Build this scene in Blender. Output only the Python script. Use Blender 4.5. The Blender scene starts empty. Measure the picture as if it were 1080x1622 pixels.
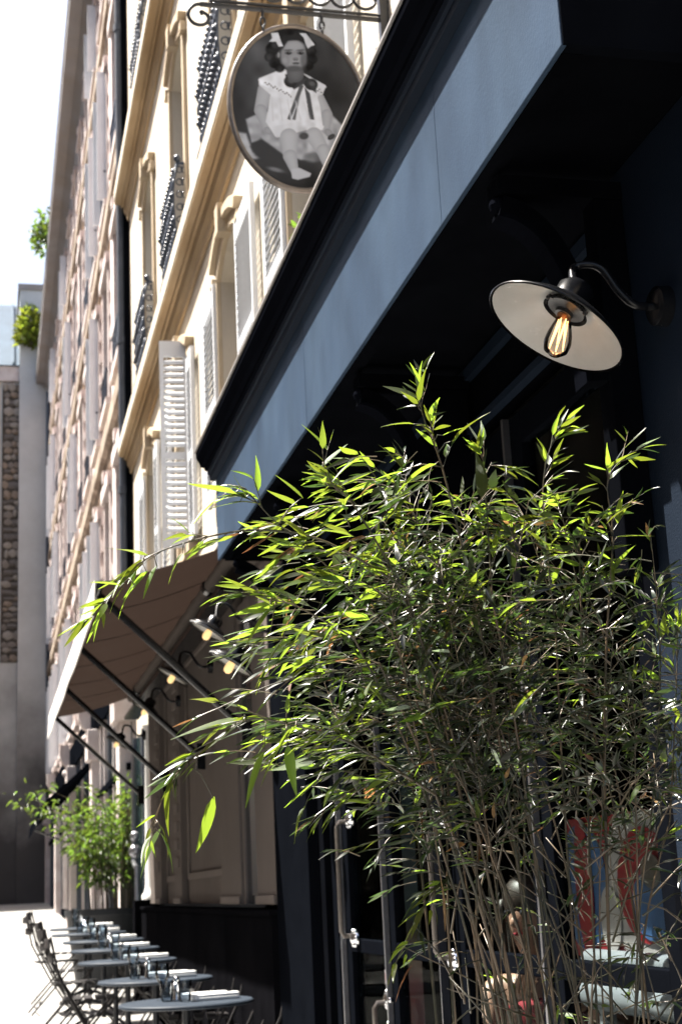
import bpy, bmesh, math, random
import numpy as np
from mathutils import Vector, Matrix
R = math.radians
random.seed(11)
rng = np.random.default_rng(5)
sc = bpy.context.scene
C = sc.collection
EYE = 1.5

# ------------------------------------------------------------ camera, sky, sun
cd = bpy.data.cameras.new('camera'); cam = bpy.data.objects.new('camera', cd); C.objects.link(cam)
ex = Vector((0.9737263784193612, 0.010306579610285582, 0.22748783349236865)); ey = Vector((-0.22285786140822572, 0.24848349897784258, 0.94265069052342)); ez = Vector((-0.0468114684545023, -0.9685812950663797, 0.24425183984704754))
cam.matrix_world = Matrix(((ex[0], -ex[1], -ex[2], 0), (ey[0], -ey[1], -ey[2], 0), (ez[0], -ez[1], -ez[2], EYE), (0, 0, 0, 1)))
cd.sensor_fit = 'VERTICAL'; cd.sensor_height = 36; cd.sensor_width = 24; cd.lens = 52.11
cd.clip_start = 0.05; cd.clip_end = 900
cd.dof.use_dof = True; cd.dof.focus_distance = 2.75; cd.dof.aperture_fstop = 9
sc.camera = cam
SUN = Vector((-0.385, 0.269, 0.883)).normalized()
w = bpy.data.worlds.new('World'); sc.world = w; w.use_nodes = True
nt = w.node_tree; nt.nodes.clear()
sky = nt.nodes.new('ShaderNodeTexSky'); sky.sky_type = 'NISHITA'; sky.sun_disc = False
sky.sun_elevation = math.asin(SUN.z); sky.sun_rotation = math.atan2(SUN.x, SUN.y)
sky.air_density = 1.0; sky.dust_density = 6; sky.ozone_density = 1.0
bg = nt.nodes.new('ShaderNodeBackground'); bg.inputs['Strength'].default_value = 0.08
wo = nt.nodes.new('ShaderNodeOutputWorld')
nt.links.new(sky.outputs[0], bg.inputs[0]); nt.links.new(bg.outputs[0], wo.inputs[0])
sl = bpy.data.lights.new('sun', 'SUN'); sl.energy = 5.0; sl.angle = R(0.53); sl.color = (1, .95, .87)
so = bpy.data.objects.new('sun', sl); C.objects.link(so); so.rotation_euler = SUN.to_track_quat('Z', 'Y').to_euler()
so.location = (-6, 5, 18)
vs = sc.view_settings
vs.view_transform = 'Standard'; vs.look = 'None'; vs.gamma = 1; vs.use_curve_mapping = False; vs.exposure = 2.0

# ------------------------------------------------------------ materials
def mat(name, col, rough=.6, spec=.4, metal=0, var=.0, vscale=4, bump=0, bscale=60, col2=None, cscale=3, coat=0, detail=6, stretch=None):
    m = bpy.data.materials.new(name); m.use_nodes = True
    n = m.node_tree.nodes; l = m.node_tree.links; b = n['Principled BSDF']
    b.inputs['Base Color'].default_value = (*col, 1); b.inputs['Roughness'].default_value = rough
    b.inputs['Specular IOR Level'].default_value = spec; b.inputs['Metallic'].default_value = metal
    b.inputs['Coat Weight'].default_value = coat
    tc = n.new('ShaderNodeTexCoord'); vec = tc.outputs['Object']
    if stretch:
        mp = n.new('ShaderNodeMapping'); mp.inputs['Scale'].default_value = stretch
        l.new(vec, mp.inputs[0]); vec = mp.outputs[0]
    last = None
    if col2:
        t = n.new('ShaderNodeTexNoise'); t.inputs['Scale'].default_value = cscale; t.inputs['Detail'].default_value = detail
        l.new(vec, t.inputs['Vector'])
        r = n.new('ShaderNodeValToRGB'); r.color_ramp.elements[0].position = .42; r.color_ramp.elements[1].position = .62
        r.color_ramp.elements[0].color = (*col, 1); r.color_ramp.elements[1].color = (*col2, 1)
        l.new(t.outputs[0], r.inputs[0]); last = r.outputs[0]
    if var:
        t = n.new('ShaderNodeTexNoise'); t.inputs['Scale'].default_value = vscale; t.inputs['Detail'].default_value = 8
        t.inputs['Roughness'].default_value = .65; l.new(vec, t.inputs['Vector'])
        mr = n.new('ShaderNodeMapRange'); mr.inputs['From Min'].default_value = .3; mr.inputs['From Max'].default_value = .7
        mr.inputs['To Min'].default_value = 1 - var; mr.inputs['To Max'].default_value = 1 + var
        l.new(t.outputs[0], mr.inputs[0])
        hs = n.new('ShaderNodeHueSaturation'); hs.inputs['Color'].default_value = (*col, 1)
        if last: l.new(last, hs.inputs['Color'])
        l.new(mr.outputs[0], hs.inputs['Value']); last = hs.outputs[0]
        rr = n.new('ShaderNodeMapRange'); rr.inputs['To Min'].default_value = max(0, rough - .08); rr.inputs['To Max'].default_value = min(1, rough + .08)
        l.new(t.outputs[0], rr.inputs[0]); l.new(rr.outputs[0], b.inputs['Roughness'])
    if last: l.new(last, b.inputs['Base Color'])
    if bump:
        t = n.new('ShaderNodeTexNoise'); t.inputs['Scale'].default_value = bscale; t.inputs['Detail'].default_value = 5
        l.new(vec, t.inputs['Vector'])
        bp = n.new('ShaderNodeBump'); bp.inputs['Strength'].default_value = bump; bp.inputs['Distance'].default_value = .004
        l.new(t.outputs[0], bp.inputs['Height']); l.new(bp.outputs[0], b.inputs['Normal'])
    return m

def glass_pane(name, tint=(.85, .95, .92), ior=1.5, k=1.0):
    m = bpy.data.materials.new(name); m.use_nodes = True
    n = m.node_tree.nodes; l = m.node_tree.links; n.clear()
    o = n.new('ShaderNodeOutputMaterial'); mx = n.new('ShaderNodeMixShader'); f = n.new('ShaderNodeFresnel'); f.inputs[0].default_value = ior
    t = n.new('ShaderNodeBsdfTransparent'); t.inputs[0].default_value = (*tint, 1)
    g = n.new('ShaderNodeBsdfGlossy'); g.inputs['Roughness'].default_value = .02
    mu = n.new('ShaderNodeMath'); mu.operation = 'MULTIPLY'; mu.inputs[1].default_value = k; l.new(f.outputs[0], mu.inputs[0])
    l.new(mu.outputs[0], mx.inputs[0]); l.new(t.outputs[0], mx.inputs[1]); l.new(g.outputs[0], mx.inputs[2]); l.new(mx.outputs[0], o.inputs[0])
    return m

def emis(name, col, s):
    m = bpy.data.materials.new(name); m.use_nodes = True
    b = m.node_tree.nodes['Principled BSDF']; b.inputs['Base Color'].default_value = (*col, 1)
    b.inputs['Emission Color'].default_value = (*col, 1); b.inputs['Emission Strength'].default_value = s
    return m

def leafmat(name, col, trans, tw=.55, rough=.38, spec=.5):
    m = bpy.data.materials.new(name); m.use_nodes = True
    n = m.node_tree.nodes; l = m.node_tree.links; b = n['Principled BSDF']
    oi = n.new('ShaderNodeObjectInfo'); ge = n.new('ShaderNodeNewGeometry')
    add = n.new('ShaderNodeMath'); add.operation = 'ADD'; l.new(oi.outputs['Random'], add.inputs[0]); l.new(ge.outputs['Random Per Island'], add.inputs[1])
    fr = n.new('ShaderNodeMath'); fr.operation = 'FRACT'; l.new(add.outputs[0], fr.inputs[0])
    mr = n.new('ShaderNodeMapRange'); mr.inputs['To Min'].default_value = .45; mr.inputs['To Max'].default_value = 1.5; l.new(fr.outputs[0], mr.inputs[0])
    hu = n.new('ShaderNodeMapRange'); hu.inputs['To Min'].default_value = .475; hu.inputs['To Max'].default_value = .515; l.new(fr.outputs[0], hu.inputs[0])
    h1 = n.new('ShaderNodeHueSaturation'); h1.inputs['Color'].default_value = (*col, 1); l.new(mr.outputs[0], h1.inputs['Value']); l.new(hu.outputs[0], h1.inputs['Hue'])
    h2 = n.new('ShaderNodeHueSaturation'); h2.inputs['Color'].default_value = (*trans, 1); l.new(mr.outputs[0], h2.inputs['Value']); l.new(hu.outputs[0], h2.inputs['Hue'])
    l.new(h1.outputs[0], b.inputs['Base Color']); b.inputs['Roughness'].default_value = rough; b.inputs['Specular IOR Level'].default_value = spec
    tr = n.new('ShaderNodeBsdfTranslucent'); l.new(h2.outputs[0], tr.inputs[0])
    mx = n.new('ShaderNodeMixShader'); mx.inputs[0].default_value = tw
    l.new(b.outputs[0], mx.inputs[1]); l.new(tr.outputs[0], mx.inputs[2]); l.new(mx.outputs[0], n['Material Output'].inputs[0])
    return m

M = {}
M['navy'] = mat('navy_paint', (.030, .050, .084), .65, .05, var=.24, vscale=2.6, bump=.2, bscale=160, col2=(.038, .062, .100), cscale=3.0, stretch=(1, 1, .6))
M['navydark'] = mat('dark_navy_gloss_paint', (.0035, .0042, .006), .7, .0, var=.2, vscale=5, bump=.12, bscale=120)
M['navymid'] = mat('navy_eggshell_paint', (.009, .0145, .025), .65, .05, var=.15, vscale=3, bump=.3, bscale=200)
M['soffit'] = mat('near_black_soffit', (.003, .0034, .0046), .8, .0, var=.25, vscale=5, bump=.15, bscale=90)  # soffit colour set much darker than the fascia navy
M['blackmetal'] = mat('black_enamel', (.006, .0065, .008), .25, .3, var=.2, vscale=30)
M['iron'] = mat('black_iron', (.018, .02, .024), .35, .5, var=.2, vscale=40)
M['iron2'] = mat('blue_black_cast_iron', (.03, .042, .065), .3, .6, var=.3, vscale=30)
M['ename'] = mat('white_enamel', (.46, .46, .45), .25, .5, var=.06, vscale=18)
M['chrome'] = mat('chrome', (.75, .77, .8), .12, .5, 1)
M['pipegrey'] = mat('blue_grey_pipe_paint', (.06, .07, .09), .5, .2, var=.2, vscale=6)
M['steel'] = mat('brushed_steel', (.30, .30, .32), .32, .5, .9, var=.1, vscale=30)
M['bronze'] = mat('worn_bronze', (.17, .15, .135), .35, .5, .7, var=.2, vscale=40)
M['cream'] = mat('cream_limestone_render', (.58, .53, .445), .85, .1, var=.13, vscale=2.5, bump=.35, bscale=60, col2=(.49, .435, .36), cscale=1.6, stretch=(1, 1, .3))
M['creamtrim'] = mat('ochre_limestone', (.50, .41, .295), .85, .2, var=.12, vscale=2.5, bump=.3, bscale=40, col2=(.42, .335, .235), cscale=2, stretch=(1, .3, 1))
M['ochrebounce'] = mat('ochre_bounce_cornice_stone', (.46, .355, .235), .9, .1, var=.14, vscale=2.5, bump=.3, bscale=40, col2=(.36, .26, .155), cscale=2, stretch=(1, .3, 1))  # ochre tint, with the underside's tan bounce light put into the colour
M['white'] = mat('white_shutter_paint', (.66, .68, .71), .5, .35, var=.05, vscale=6)
M['brick'] = None
M['stonepink'] = mat('pale_pinkish_stone', (.58, .52, .50), .85, .2, var=.15, vscale=2.2, bump=.4, bscale=30, col2=(.50, .42, .40), cscale=3)
M['brownstone'] = mat('brown_stained_stone', (.36, .30, .24), .9, .2, var=.2, vscale=3, bump=.4, bscale=30, col2=(.2, .155, .12), cscale=2)
M['zinc'] = mat('grey_zinc', (.26, .25, .25), .6, .3, var=.15, vscale=3, col2=(.22, .20, .185), cscale=1.5)
M['zincblue'] = mat('blue_zinc_roof', (.045, .085, .13), .5, .4, .1, var=.15, vscale=3)
M['greige'] = mat('greige_facade_paint', (.125, .108, .098), .85, .0, var=.07, vscale=3, bump=.25, bscale=120)
M['greigetrim'] = mat('greige_moulding_paint', (.15, .13, .118), .85, .0, var=.06, vscale=3)
M['crown'] = mat('black_gloss_crown_paint', (.0035, .004, .006), .6, .0, var=.2, vscale=6)
M['dado'] = mat('black_dado', (.0045, .0045, .0055), .9, .0, var=.25, vscale=4, bump=.3, bscale=60)
M['whitepaint'] = mat('white_masonry_paint', (.72, .71, .69), .6, .3, var=.06, vscale=4)
M['valance'] = mat('off_white_canvas', (.62, .60, .58), .85, .1, var=.06, vscale=10, bump=.3, bscale=500)
M['pave'] = mat('pale_pavement', (.30, .295, .285), .9, .2, var=.12, vscale=1.2, bump=.4, bscale=60, col2=(.26, .255, .245), cscale=.5)
M['asphalt'] = mat('asphalt', (.06, .06, .062), .9, .2, var=.2, vscale=2, bump=.5, bscale=120)
M['kerb'] = mat('granite_kerb', (.30, .29, .28), .8, .3, var=.2, vscale=12)
M['darkwood'] = mat('dark_slatted_wood', (.022, .020, .020), .55, .25, var=.3, vscale=20)
M['tabletop'] = mat('slate_grey_tabletop', (.028, .037, .050), .55, .12, var=.08, vscale=12)
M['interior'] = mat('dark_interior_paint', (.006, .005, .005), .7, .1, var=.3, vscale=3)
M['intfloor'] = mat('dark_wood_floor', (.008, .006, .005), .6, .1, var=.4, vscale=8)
M['glass'] = glass_pane('window_glass', (.90, .93, .92), 1.3, .012)
M['darkglass'] = mat('dark_window_glass', (.012, .018, .024), .06, .6, var=.2, vscale=1)
M['greenglass'] = mat('dark_green_glass', (.020, .034, .034), .08, .6, var=.3, vscale=1)
M['bulbglass'] = glass_pane('bulb_glass', (.97, .93, .86), 1.35)
M['tumbler'] = glass_pane('tumbler_glass', (.86, .90, .93), 1.45)
M['filament'] = emis('glowing_filament', (1, .55, .22), 1.0)
M['bulbglow'] = emis('glowing_bulb', (1, .68, .30), .26)
M['brass'] = mat('aged_brass', (.35, .16, .08), .35, .5, .8, var=.2, vscale=60)
M['napkin'] = mat('white_napkin', (.78, .78, .76), .85, .1, var=.03, vscale=20)
M['pot'] = mat('charcoal_planter', (.018, .02, .023), .6, .3, var=.2, vscale=8)
M['soil'] = mat('potting_soil', (.03, .02, .012), .95, .1, var=.4, vscale=30, bump=.8, bscale=60)
M['leaf'] = leafmat('bamboo_leaf_shaded', (.016, .025, .015), (.05, .09, .014), .3, .3, .75)  # dark, barely translucent copy: the crown's inner shade put into the colour
M['leafhero'] = leafmat('bamboo_leaf_backlit', (.04, .07, .022), (.235, .34, .028), .5)  # bright copy of the same leaf, backlight put into its colours
M['leafdry'] = leafmat('bamboo_leaf_dry', (.20, .12, .06), (.26, .14, .05), .35, .6, .2)
M['leafpale'] = leafmat('bamboo_leaf_pale', (.36, .42, .36), (.3, .4, .2), .25, .3, .6)
M['culm'] = mat('green_brown_culm', (.030, .030, .014), .4, .5, col2=(.13, .088, .05), cscale=9, var=.25, vscale=40)
M['twig'] = mat('thin_twig', (.045, .045, .026), .35, .6, col2=(.16, .12, .08), cscale=14)
M['shrub'] = leafmat('shrub_leaf', (.03, .055, .018), (.13, .21, .025), .5, .35, .5)
M['ivy'] = leafmat('yellow_green_leaf', (.11, .15, .02), (.26, .32, .03), .4, .5, .3)
M['skin'] = mat('skin', (.33, .19, .135), .5, .35, var=.08, vscale=30)
M['hair'] = mat('dark_brown_hair', (.022, .014, .010), .45, .4, var=.4, vscale=60, stretch=(1, 1, .2))
M['redcloth'] = mat('red_cloth', (.20, .018, .026), .8, .15, var=.15, vscale=14)
M['darkcloth'] = mat('dark_cloth', (.02, .02, .025), .85, .1)
M['red'] = mat('red_print', (.20, .012, .016), .4, .4, var=.12, vscale=14)
M['blue'] = mat('blue_print', (.035, .085, .20), .4, .4, var=.15, vscale=14)
M['offwhite'] = mat('off_white_print', (.27, .25, .25), .4, .3, var=.15, vscale=14)
M['silver'] = mat('pale_silver_paint', (.24, .26, .29), .3, .5, .3, var=.08, vscale=12)
M['ochre'] = mat('ochre_tag', (.42, .19, .06), .6, .3, var=.2, vscale=60)

def brickmat():
    m = mat('pink_brick', (.40, .25, .215), .9, .2, var=.15, vscale=3, bump=.3, bscale=40)
    n = m.node_tree.nodes; l = m.node_tree.links; b = n['Principled BSDF']
    hs = [x for x in n if x.type == 'HUE_SAT'][0]
    tc = [x for x in n if x.type == 'TEX_COORD'][0]
    sx = n.new('ShaderNodeSeparateXYZ'); l.new(tc.outputs['Object'], sx.inputs[0])
    cx = n.new('ShaderNodeCombineXYZ'); l.new(sx.outputs['Y'], cx.inputs['X']); l.new(sx.outputs['Z'], cx.inputs['Y'])
    br = n.new('ShaderNodeTexBrick'); br.inputs['Scale'].default_value = 1; br.inputs['Brick Width'].default_value = .23; br.inputs['Row Height'].default_value = .075
    br.inputs['Mortar Size'].default_value = .008
    br.inputs['Color1'].default_value = (.46, .345, .31, 1); br.inputs['Color2'].default_value = (.54, .44, .39, 1); br.inputs['Mortar'].default_value = (.5, .44, .4, 1)
    l.new(cx.outputs[0], br.inputs['Vector']); l.new(br.outputs['Color'], hs.inputs['Color'])
    return m
M['brick'] = brickmat()

def fabric_two_sided():
    # thin awning canvas: a little light comes through
    m = mat('brown_canvas', (.021, .0175, .0165), .85, .1, var=.12, vscale=2, bump=.3, bscale=400, stretch=(.3, 3, 1))
    n = m.node_tree.nodes; l = m.node_tree.links; b = n['Principled BSDF']
    tr = n.new('ShaderNodeBsdfTranslucent'); tr.inputs[0].default_value = (.014, .009, .007, 1)
    mx = n.new('ShaderNodeMixShader'); mx.inputs[0].default_value = .5
    l.new(b.outputs[0], mx.inputs[1]); l.new(tr.outputs[0], mx.inputs[2]); l.new(mx.outputs[0], n['Material Output'].inputs[0])
    return m
M['canvas'] = fabric_two_sided()

# render wall with the shade at its foot painted into the colour
def foot_shade_wall():
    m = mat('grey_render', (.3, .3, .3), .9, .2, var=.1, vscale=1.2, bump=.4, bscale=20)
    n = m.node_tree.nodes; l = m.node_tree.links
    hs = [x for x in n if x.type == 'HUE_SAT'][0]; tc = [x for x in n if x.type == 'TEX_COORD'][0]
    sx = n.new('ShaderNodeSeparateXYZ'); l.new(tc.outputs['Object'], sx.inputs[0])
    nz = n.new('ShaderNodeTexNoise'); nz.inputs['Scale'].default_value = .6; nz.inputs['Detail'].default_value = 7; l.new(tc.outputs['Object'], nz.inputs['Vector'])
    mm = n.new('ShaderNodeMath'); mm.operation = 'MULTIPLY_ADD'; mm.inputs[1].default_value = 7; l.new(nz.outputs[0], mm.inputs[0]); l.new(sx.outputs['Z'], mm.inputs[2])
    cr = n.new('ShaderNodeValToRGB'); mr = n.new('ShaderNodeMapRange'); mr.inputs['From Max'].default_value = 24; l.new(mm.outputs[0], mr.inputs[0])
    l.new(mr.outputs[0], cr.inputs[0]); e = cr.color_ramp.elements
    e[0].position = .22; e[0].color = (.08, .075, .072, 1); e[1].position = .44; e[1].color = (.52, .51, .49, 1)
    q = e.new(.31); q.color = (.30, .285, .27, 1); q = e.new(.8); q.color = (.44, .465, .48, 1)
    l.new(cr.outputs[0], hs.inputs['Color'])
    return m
M['render'] = foot_shade_wall()

# ------------------------------------------------------------ helpers
WL = {}
def meta(o, label=None, cat=None, group=None, kind=None):
    if label: o['label'] = label
    if cat: o['category'] = cat
    if group: o['group'] = group
    if kind: o['kind'] = kind
    return o
def thing(name, loc, label, cat, group=None):
    o = bpy.data.objects.new(name, None); o.empty_display_size = .2; C.objects.link(o); o.location = loc
    WL[o.name] = Vector(loc)
    return meta(o, label, cat, group)
class MB:
    def __init__(s): s.v = []; s.f = []; s.mi = []; s.cur = 0
    def add(s, vs, fs):
        k = len(s.v); s.v += [tuple(p) for p in vs]
        for f in fs: s.f.append([i + k for i in f]); s.mi.append(s.cur)
        return s
    def box(s, x0, x1, y0, y1, z0, z1):
        if x0 > x1: x0, x1 = x1, x0
        if y0 > y1: y0, y1 = y1, y0
        if z0 > z1: z0, z1 = z1, z0
        return s.add([(x, y, z) for x in (x0, x1) for y in (y0, y1) for z in (z0, z1)],
              [(0, 1, 3, 2), (4, 6, 7, 5), (0, 4, 5, 1), (2, 3, 7, 6), (0, 2, 6, 4), (1, 5, 7, 3)])
    def obox(s, c, u, v, w_, a, b, d):   # oriented box: centre, unit axes, half sizes
        c = Vector(c); u = Vector(u).normalized() * a; v = Vector(v).normalized() * b; w_ = Vector(w_).normalized() * d
        return s.add([c + i * u + j * v + k * w_ for i in (-1, 1) for j in (-1, 1) for k in (-1, 1)],
              [(0, 1, 3, 2), (4, 6, 7, 5), (0, 4, 5, 1), (2, 3, 7, 6), (0, 2, 6, 4), (1, 5, 7, 3)])
    def prism(s, prof, y0, y1):          # profile in (x,z), extruded along y, counter-checked by recalc
        n = len(prof)
        vs = [(x, y0, z) for x, z in prof] + [(x, y1, z) for x, z in prof]
        fs = [(i, (i + 1) % n, n + (i + 1) % n, n + i) for i in range(n)] + [tuple(range(n)), tuple(reversed(range(n, 2 * n)))]
        return s.add(vs, fs)
    def prismx(s, prof, x0, x1):         # profile in (y,z), extruded along x
        n = len(prof)
        vs = [(x0, y, z) for y, z in prof] + [(x1, y, z) for y, z in prof]
        fs = [(i, (i + 1) % n, n + (i + 1) % n, n + i) for i in range(n)] + [tuple(range(n)), tuple(reversed(range(n, 2 * n)))]
        return s.add(vs, fs)
    def tube(s, pts, r, n=8, cap=True, closed=False):
        pts = [Vector(p) for p in pts]; m = len(pts)
        rr = r if isinstance(r, (list, tuple)) else [r] * m
        k = len(s.v); up = None
        for i, p in enumerate(pts):
            if closed: t = pts[(i + 1) % m] - pts[i - 1]
            else: t = pts[min(i + 1, m - 1)] - pts[max(i - 1, 0)]
            if t.length < 1e-9: t = Vector((0, 0, 1))
            t.normalize()
            if up is None:
                up = t.orthogonal().normalized()
            else:
                up = (up - t * up.dot(t)); up = up.normalized() if up.length > 1e-6 else t.orthogonal().normalized()
            q = t.cross(up)
            for j in range(n):
                a = 2 * math.pi * j / n
                s.v.append(tuple(p + (up * math.cos(a) + q * math.sin(a)) * rr[i]))
        for i in range(m if closed else m - 1):
            for j in range(n):
                a = k + i * n; b = k + ((i + 1) % m) * n
                s.f.append([a + j, a + (j + 1) % n, b + (j + 1) % n, b + j]); s.mi.append(s.cur)
        if cap and not closed:
            s.f.append([k + j for j in reversed(range(n))]); s.mi.append(s.cur)
            s.f.append([k + (m - 1) * n + j for j in range(n)]); s.mi.append(s.cur)
        return s
    def lathe(s, prof, c=(0, 0, 0), axis=(0, 0, 1), n=32, caps=False):   # prof: (r, h) along axis
        ax = Vector(axis).normalized(); u = ax.orthogonal().normalized(); q = ax.cross(u); c = Vector(c); k = len(s.v)
        for r_, h in prof:
            for j in range(n):
                a = 2 * math.pi * j / n
                s.v.append(tuple(c + ax * h + (u * math.cos(a) + q * math.sin(a)) * r_))
        for i in range(len(prof) - 1):
            for j in range(n):
                a = k + i * n; b = a + n
                s.f.append([a + j, a + (j + 1) % n, b + (j + 1) % n, b + j]); s.mi.append(s.cur)
        if caps:
            s.f.append([k + j for j in reversed(range(n))]); s.mi.append(s.cur)
            s.f.append([k + (len(prof) - 1) * n + j for j in range(n)]); s.mi.append(s.cur)
        return s
    def ball(s, c, r_, n=10, sq=(1, 1, 1)):
        prof = []
        k = len(s.v)
        s.lathe([(max(1e-4, r_ * math.sin(math.pi * i / n)), -r_ * math.cos(math.pi * i / n)) for i in range(n + 1)], (0, 0, 0), (0, 0, 1), n * 2 if n < 8 else n + 6)
        for i in range(k, len(s.v)):
            p = s.v[i]; s.v[i] = (p[0] * sq[0] + c[0], p[1] * sq[1] + c[1], p[2] * sq[2] + c[2])
        return s
    def build(s, name, m, parent=None, smooth=False, bevel=0, base=None, recalc=True):
        me = bpy.data.meshes.new(name)
        off = base if base is not None else (WL[parent.name] if parent is not None and parent.name in WL else Vector((0, 0, 0)))
        vv = [(p[0] - off[0], p[1] - off[1], p[2] - off[2]) for p in s.v]
        me.from_pydata(vv, [], s.f)
        for x in (m if isinstance(m, (list, tuple)) else [m]): me.materials.append(x)
        if len(me.materials) > 1: me.polygons.foreach_set('material_index', s.mi)
        if recalc:
            bm = bmesh.new(); bm.from_mesh(me); bmesh.ops.recalc_face_normals(bm, faces=bm.faces); bm.to_mesh(me); bm.free()
        me.update()
        o = bpy.data.objects.new(name, me); C.objects.link(o)
        if parent is not None: o.parent = parent
        WL[o.name] = Vector(off)
        if smooth:
            me.polygons.foreach_set('use_smooth', [True] * len(me.polygons))
            if smooth != 'all':
                try: me.set_sharp_from_angle(angle=R(40))
                except Exception: pass
        if bevel:
            b = o.modifiers.new('bevel', 'BEVEL'); b.width = bevel; b.segments = 2; b.limit_method = 'ANGLE'
        return o
def dup(o, parent=None, loc=None, rot=None, scale=None, name=None):
    c = o.copy(); C.objects.link(c)
    if name: c.name = name
    c.parent = parent
    if loc is not None: c.location = loc
    if rot is not None: c.rotation_euler = rot
    if scale is not None: c.scale = scale
    WL[c.name] = WL.get(o.name, Vector((0, 0, 0)))
    return c
def dup_tree(root, loc, rz=None, label=None, group=None):
    r_ = root.copy(); C.objects.link(r_); r_.location = loc
    if rz is not None: r_.rotation_euler = (0, 0, rz)
    if label: r_['label'] = label
    if group: r_['group'] = group
    WL[r_.name] = Vector(loc)
    for ch in root.children:
        c = ch.copy(); C.objects.link(c); c.parent = r_
        for g in ch.children:
            d = g.copy(); C.objects.link(d); d.parent = c
    return r_
def gz(y): return .034 * y      # the street climbs gently

def wall_holes(x0, x1, y0, y1, z0, z1, holes):
    """wall slab (x0 front) with rectangular openings (ya,yb,za,zb)"""
    mb = MB(); ys = sorted({y0, y1, *[h[0] for h in holes], *[h[1] for h in holes]}); zs = sorted({z0, z1, *[h[2] for h in holes], *[h[3] for h in holes]})
    ys = [y for y in ys if y0 <= y <= y1]; zs = [z for z in zs if z0 <= z <= z1]
    ins = lambda y, z: any(h[0] < y < h[1] and h[2] < z < h[3] for h in holes)
    g = {}
    def V(x, y, z):
        k = (x, round(y, 4), round(z, 4))
        if k not in g: g[k] = len(mb.v); mb.v.append((x, y, z))
        return g[k]
    def F(*p): mb.f.append(list(p)); mb.mi.append(0)
    for i in range(len(ys) - 1):
        for j in range(len(zs) - 1):
            ya, yb, za, zb = ys[i], ys[i + 1], zs[j], zs[j + 1]; yc = (ya + yb) / 2; zc = (za + zb) / 2
            if ins(yc, zc): continue
            F(V(x0, ya, za), V(x0, ya, zb), V(x0, yb, zb), V(x0, yb, za)); F(V(x1, ya, za), V(x1, yb, za), V(x1, yb, zb), V(x1, ya, zb))
            if i == 0 or ins((ys[i - 1] + ya) / 2, zc): F(V(x0, ya, za), V(x1, ya, za), V(x1, ya, zb), V(x0, ya, zb))
            if i == len(ys) - 2 or ins((yb + ys[i + 2]) / 2, zc): F(V(x0, yb, za), V(x0, yb, zb), V(x1, yb, zb), V(x1, yb, za))
            if j == 0 or ins(yc, (zs[j - 1] + za) / 2): F(V(x0, ya, za), V(x0, yb, za), V(x1, yb, za), V(x1, ya, za))
            if j == len(zs) - 2 or ins(yc, (zb + zs[j + 2]) / 2): F(V(x0, ya, zb), V(x1, ya, zb), V(x1, yb, zb), V(x0, yb, zb))
    return mb
# ------------------------------------------------------------ ground
def slope_sheet(name, x0, x1, y0, y1, dz, m):
    mb = MB(); n = 12
    for i in range(n + 1):
        y = y0 + (y1 - y0) * i / n
        mb.v += [(x0, y, gz(y) + dz), (x1, y, gz(y) + dz)]
    for i in range(n): mb.f.append([2 * i, 2 * i + 1, 2 * i + 3, 2 * i + 2]); mb.mi.append(0)
    return meta(mb.build(name, m), kind='structure')
slope_sheet('ground', -300, 300, -300, 300, -.16, M['asphalt'])
slope_sheet('road', -6.5, -1.6, -40, 41.9, -.13, M['asphalt'])
slope_sheet('pavement', -1.45, 1.5, -12, 42, 0, M['pave'])
slope_sheet('far_pavement', -9, -6.5, -40, 42, 0, M['pave'])
kb = MB(); kb.v = [(x, y, gz(y) + z) for y in (-12, 41.9) for (x, z) in ((-1.6, -.16), (-1.6, .002), (-1.45, .002), (-1.45, -.16))]
kb.f = [[0, 1, 5, 4], [1, 2, 6, 5], [2, 3, 7, 6], [0, 3, 2, 1], [4, 5, 6, 7]]; kb.mi = [0] * 5
meta(kb.build('kerb', M['kerb']), kind='structure')

# ------------------------------------------------------------ cream building over the shops
XW = 1.6
CR = thing('apartment_building', (XW, 9, 3.3), 'cream stone apartment building with white shutters and ochre cornices above the dark shopfront', 'building')
cen = [-.85, 1.75, 4.35, 6.95, 9.55, 12.15, 14.75]
hw = .48
rows = [(4.25, 6.0), (7.0, 9.05), (10.35, 12.4)]
holes = [(c - hw, c + hw, a, b) for c in cen for a, b in rows]
wm = wall_holes(XW, XW + .34, -2, 17.0, 3.2, 14.2, holes)
for (a, b, c_, d) in holes:      # segmental arch: spandrels fill the corners of the rectangular opening
    N = 8; rise = .17
    arc = [(a + (b - a) * i / N, d - rise * (2 * i / N - 1) ** 2) for i in range(N + 1)]
    wm.prismx([(a, d)] + arc[:N // 2 + 1], XW + .002, XW + .3)
    wm.prismx(arc[N // 2:] + [(b, d)], XW + .002, XW + .3)
wm.build('wall', M['cream'], CR, recalc=False)
MB().box(XW + .34, XW + 9, -2, 17.0, 3.2, 14.2).build('rear_wall', M['cream'], CR)
def cornice(z, name, depth=.16, far=17.12):
    s = depth / .16
    p = [(1.598, z - .2), (1.575, z - .2), (1.565, z - .14), (1.54, z - .10), (1.53, z - .03), (1.505, z - .03), (1.5, z), (1.6 - .16 * s, z + .005), (1.6 - .165 * s, z + .16), (1.6 - .135 * s, z + .19), (1.598, z + .2)]
    MB().box(1.6 - .167 * s, 1.6 - .1655 * s, -1.99, far - .01, z + .03, z + .165).build('cornice_lit_edge', M['cream'], CR)  # paler strip along the front: the sunlit edge put in as colour
    MB().box(1.6 - .15 * s, 1.6, -1.99, far - .005, z + .201, z + .215).build('cornice_lead', M['zinc'], CR)
    return MB().prism(p, -2, far).build(name, M['ochrebounce'], CR)
cornice(6.58, 'cornice'); cornice(9.86, 'cornice', .18); cornice(13.6, 'cornice', .3)
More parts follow.
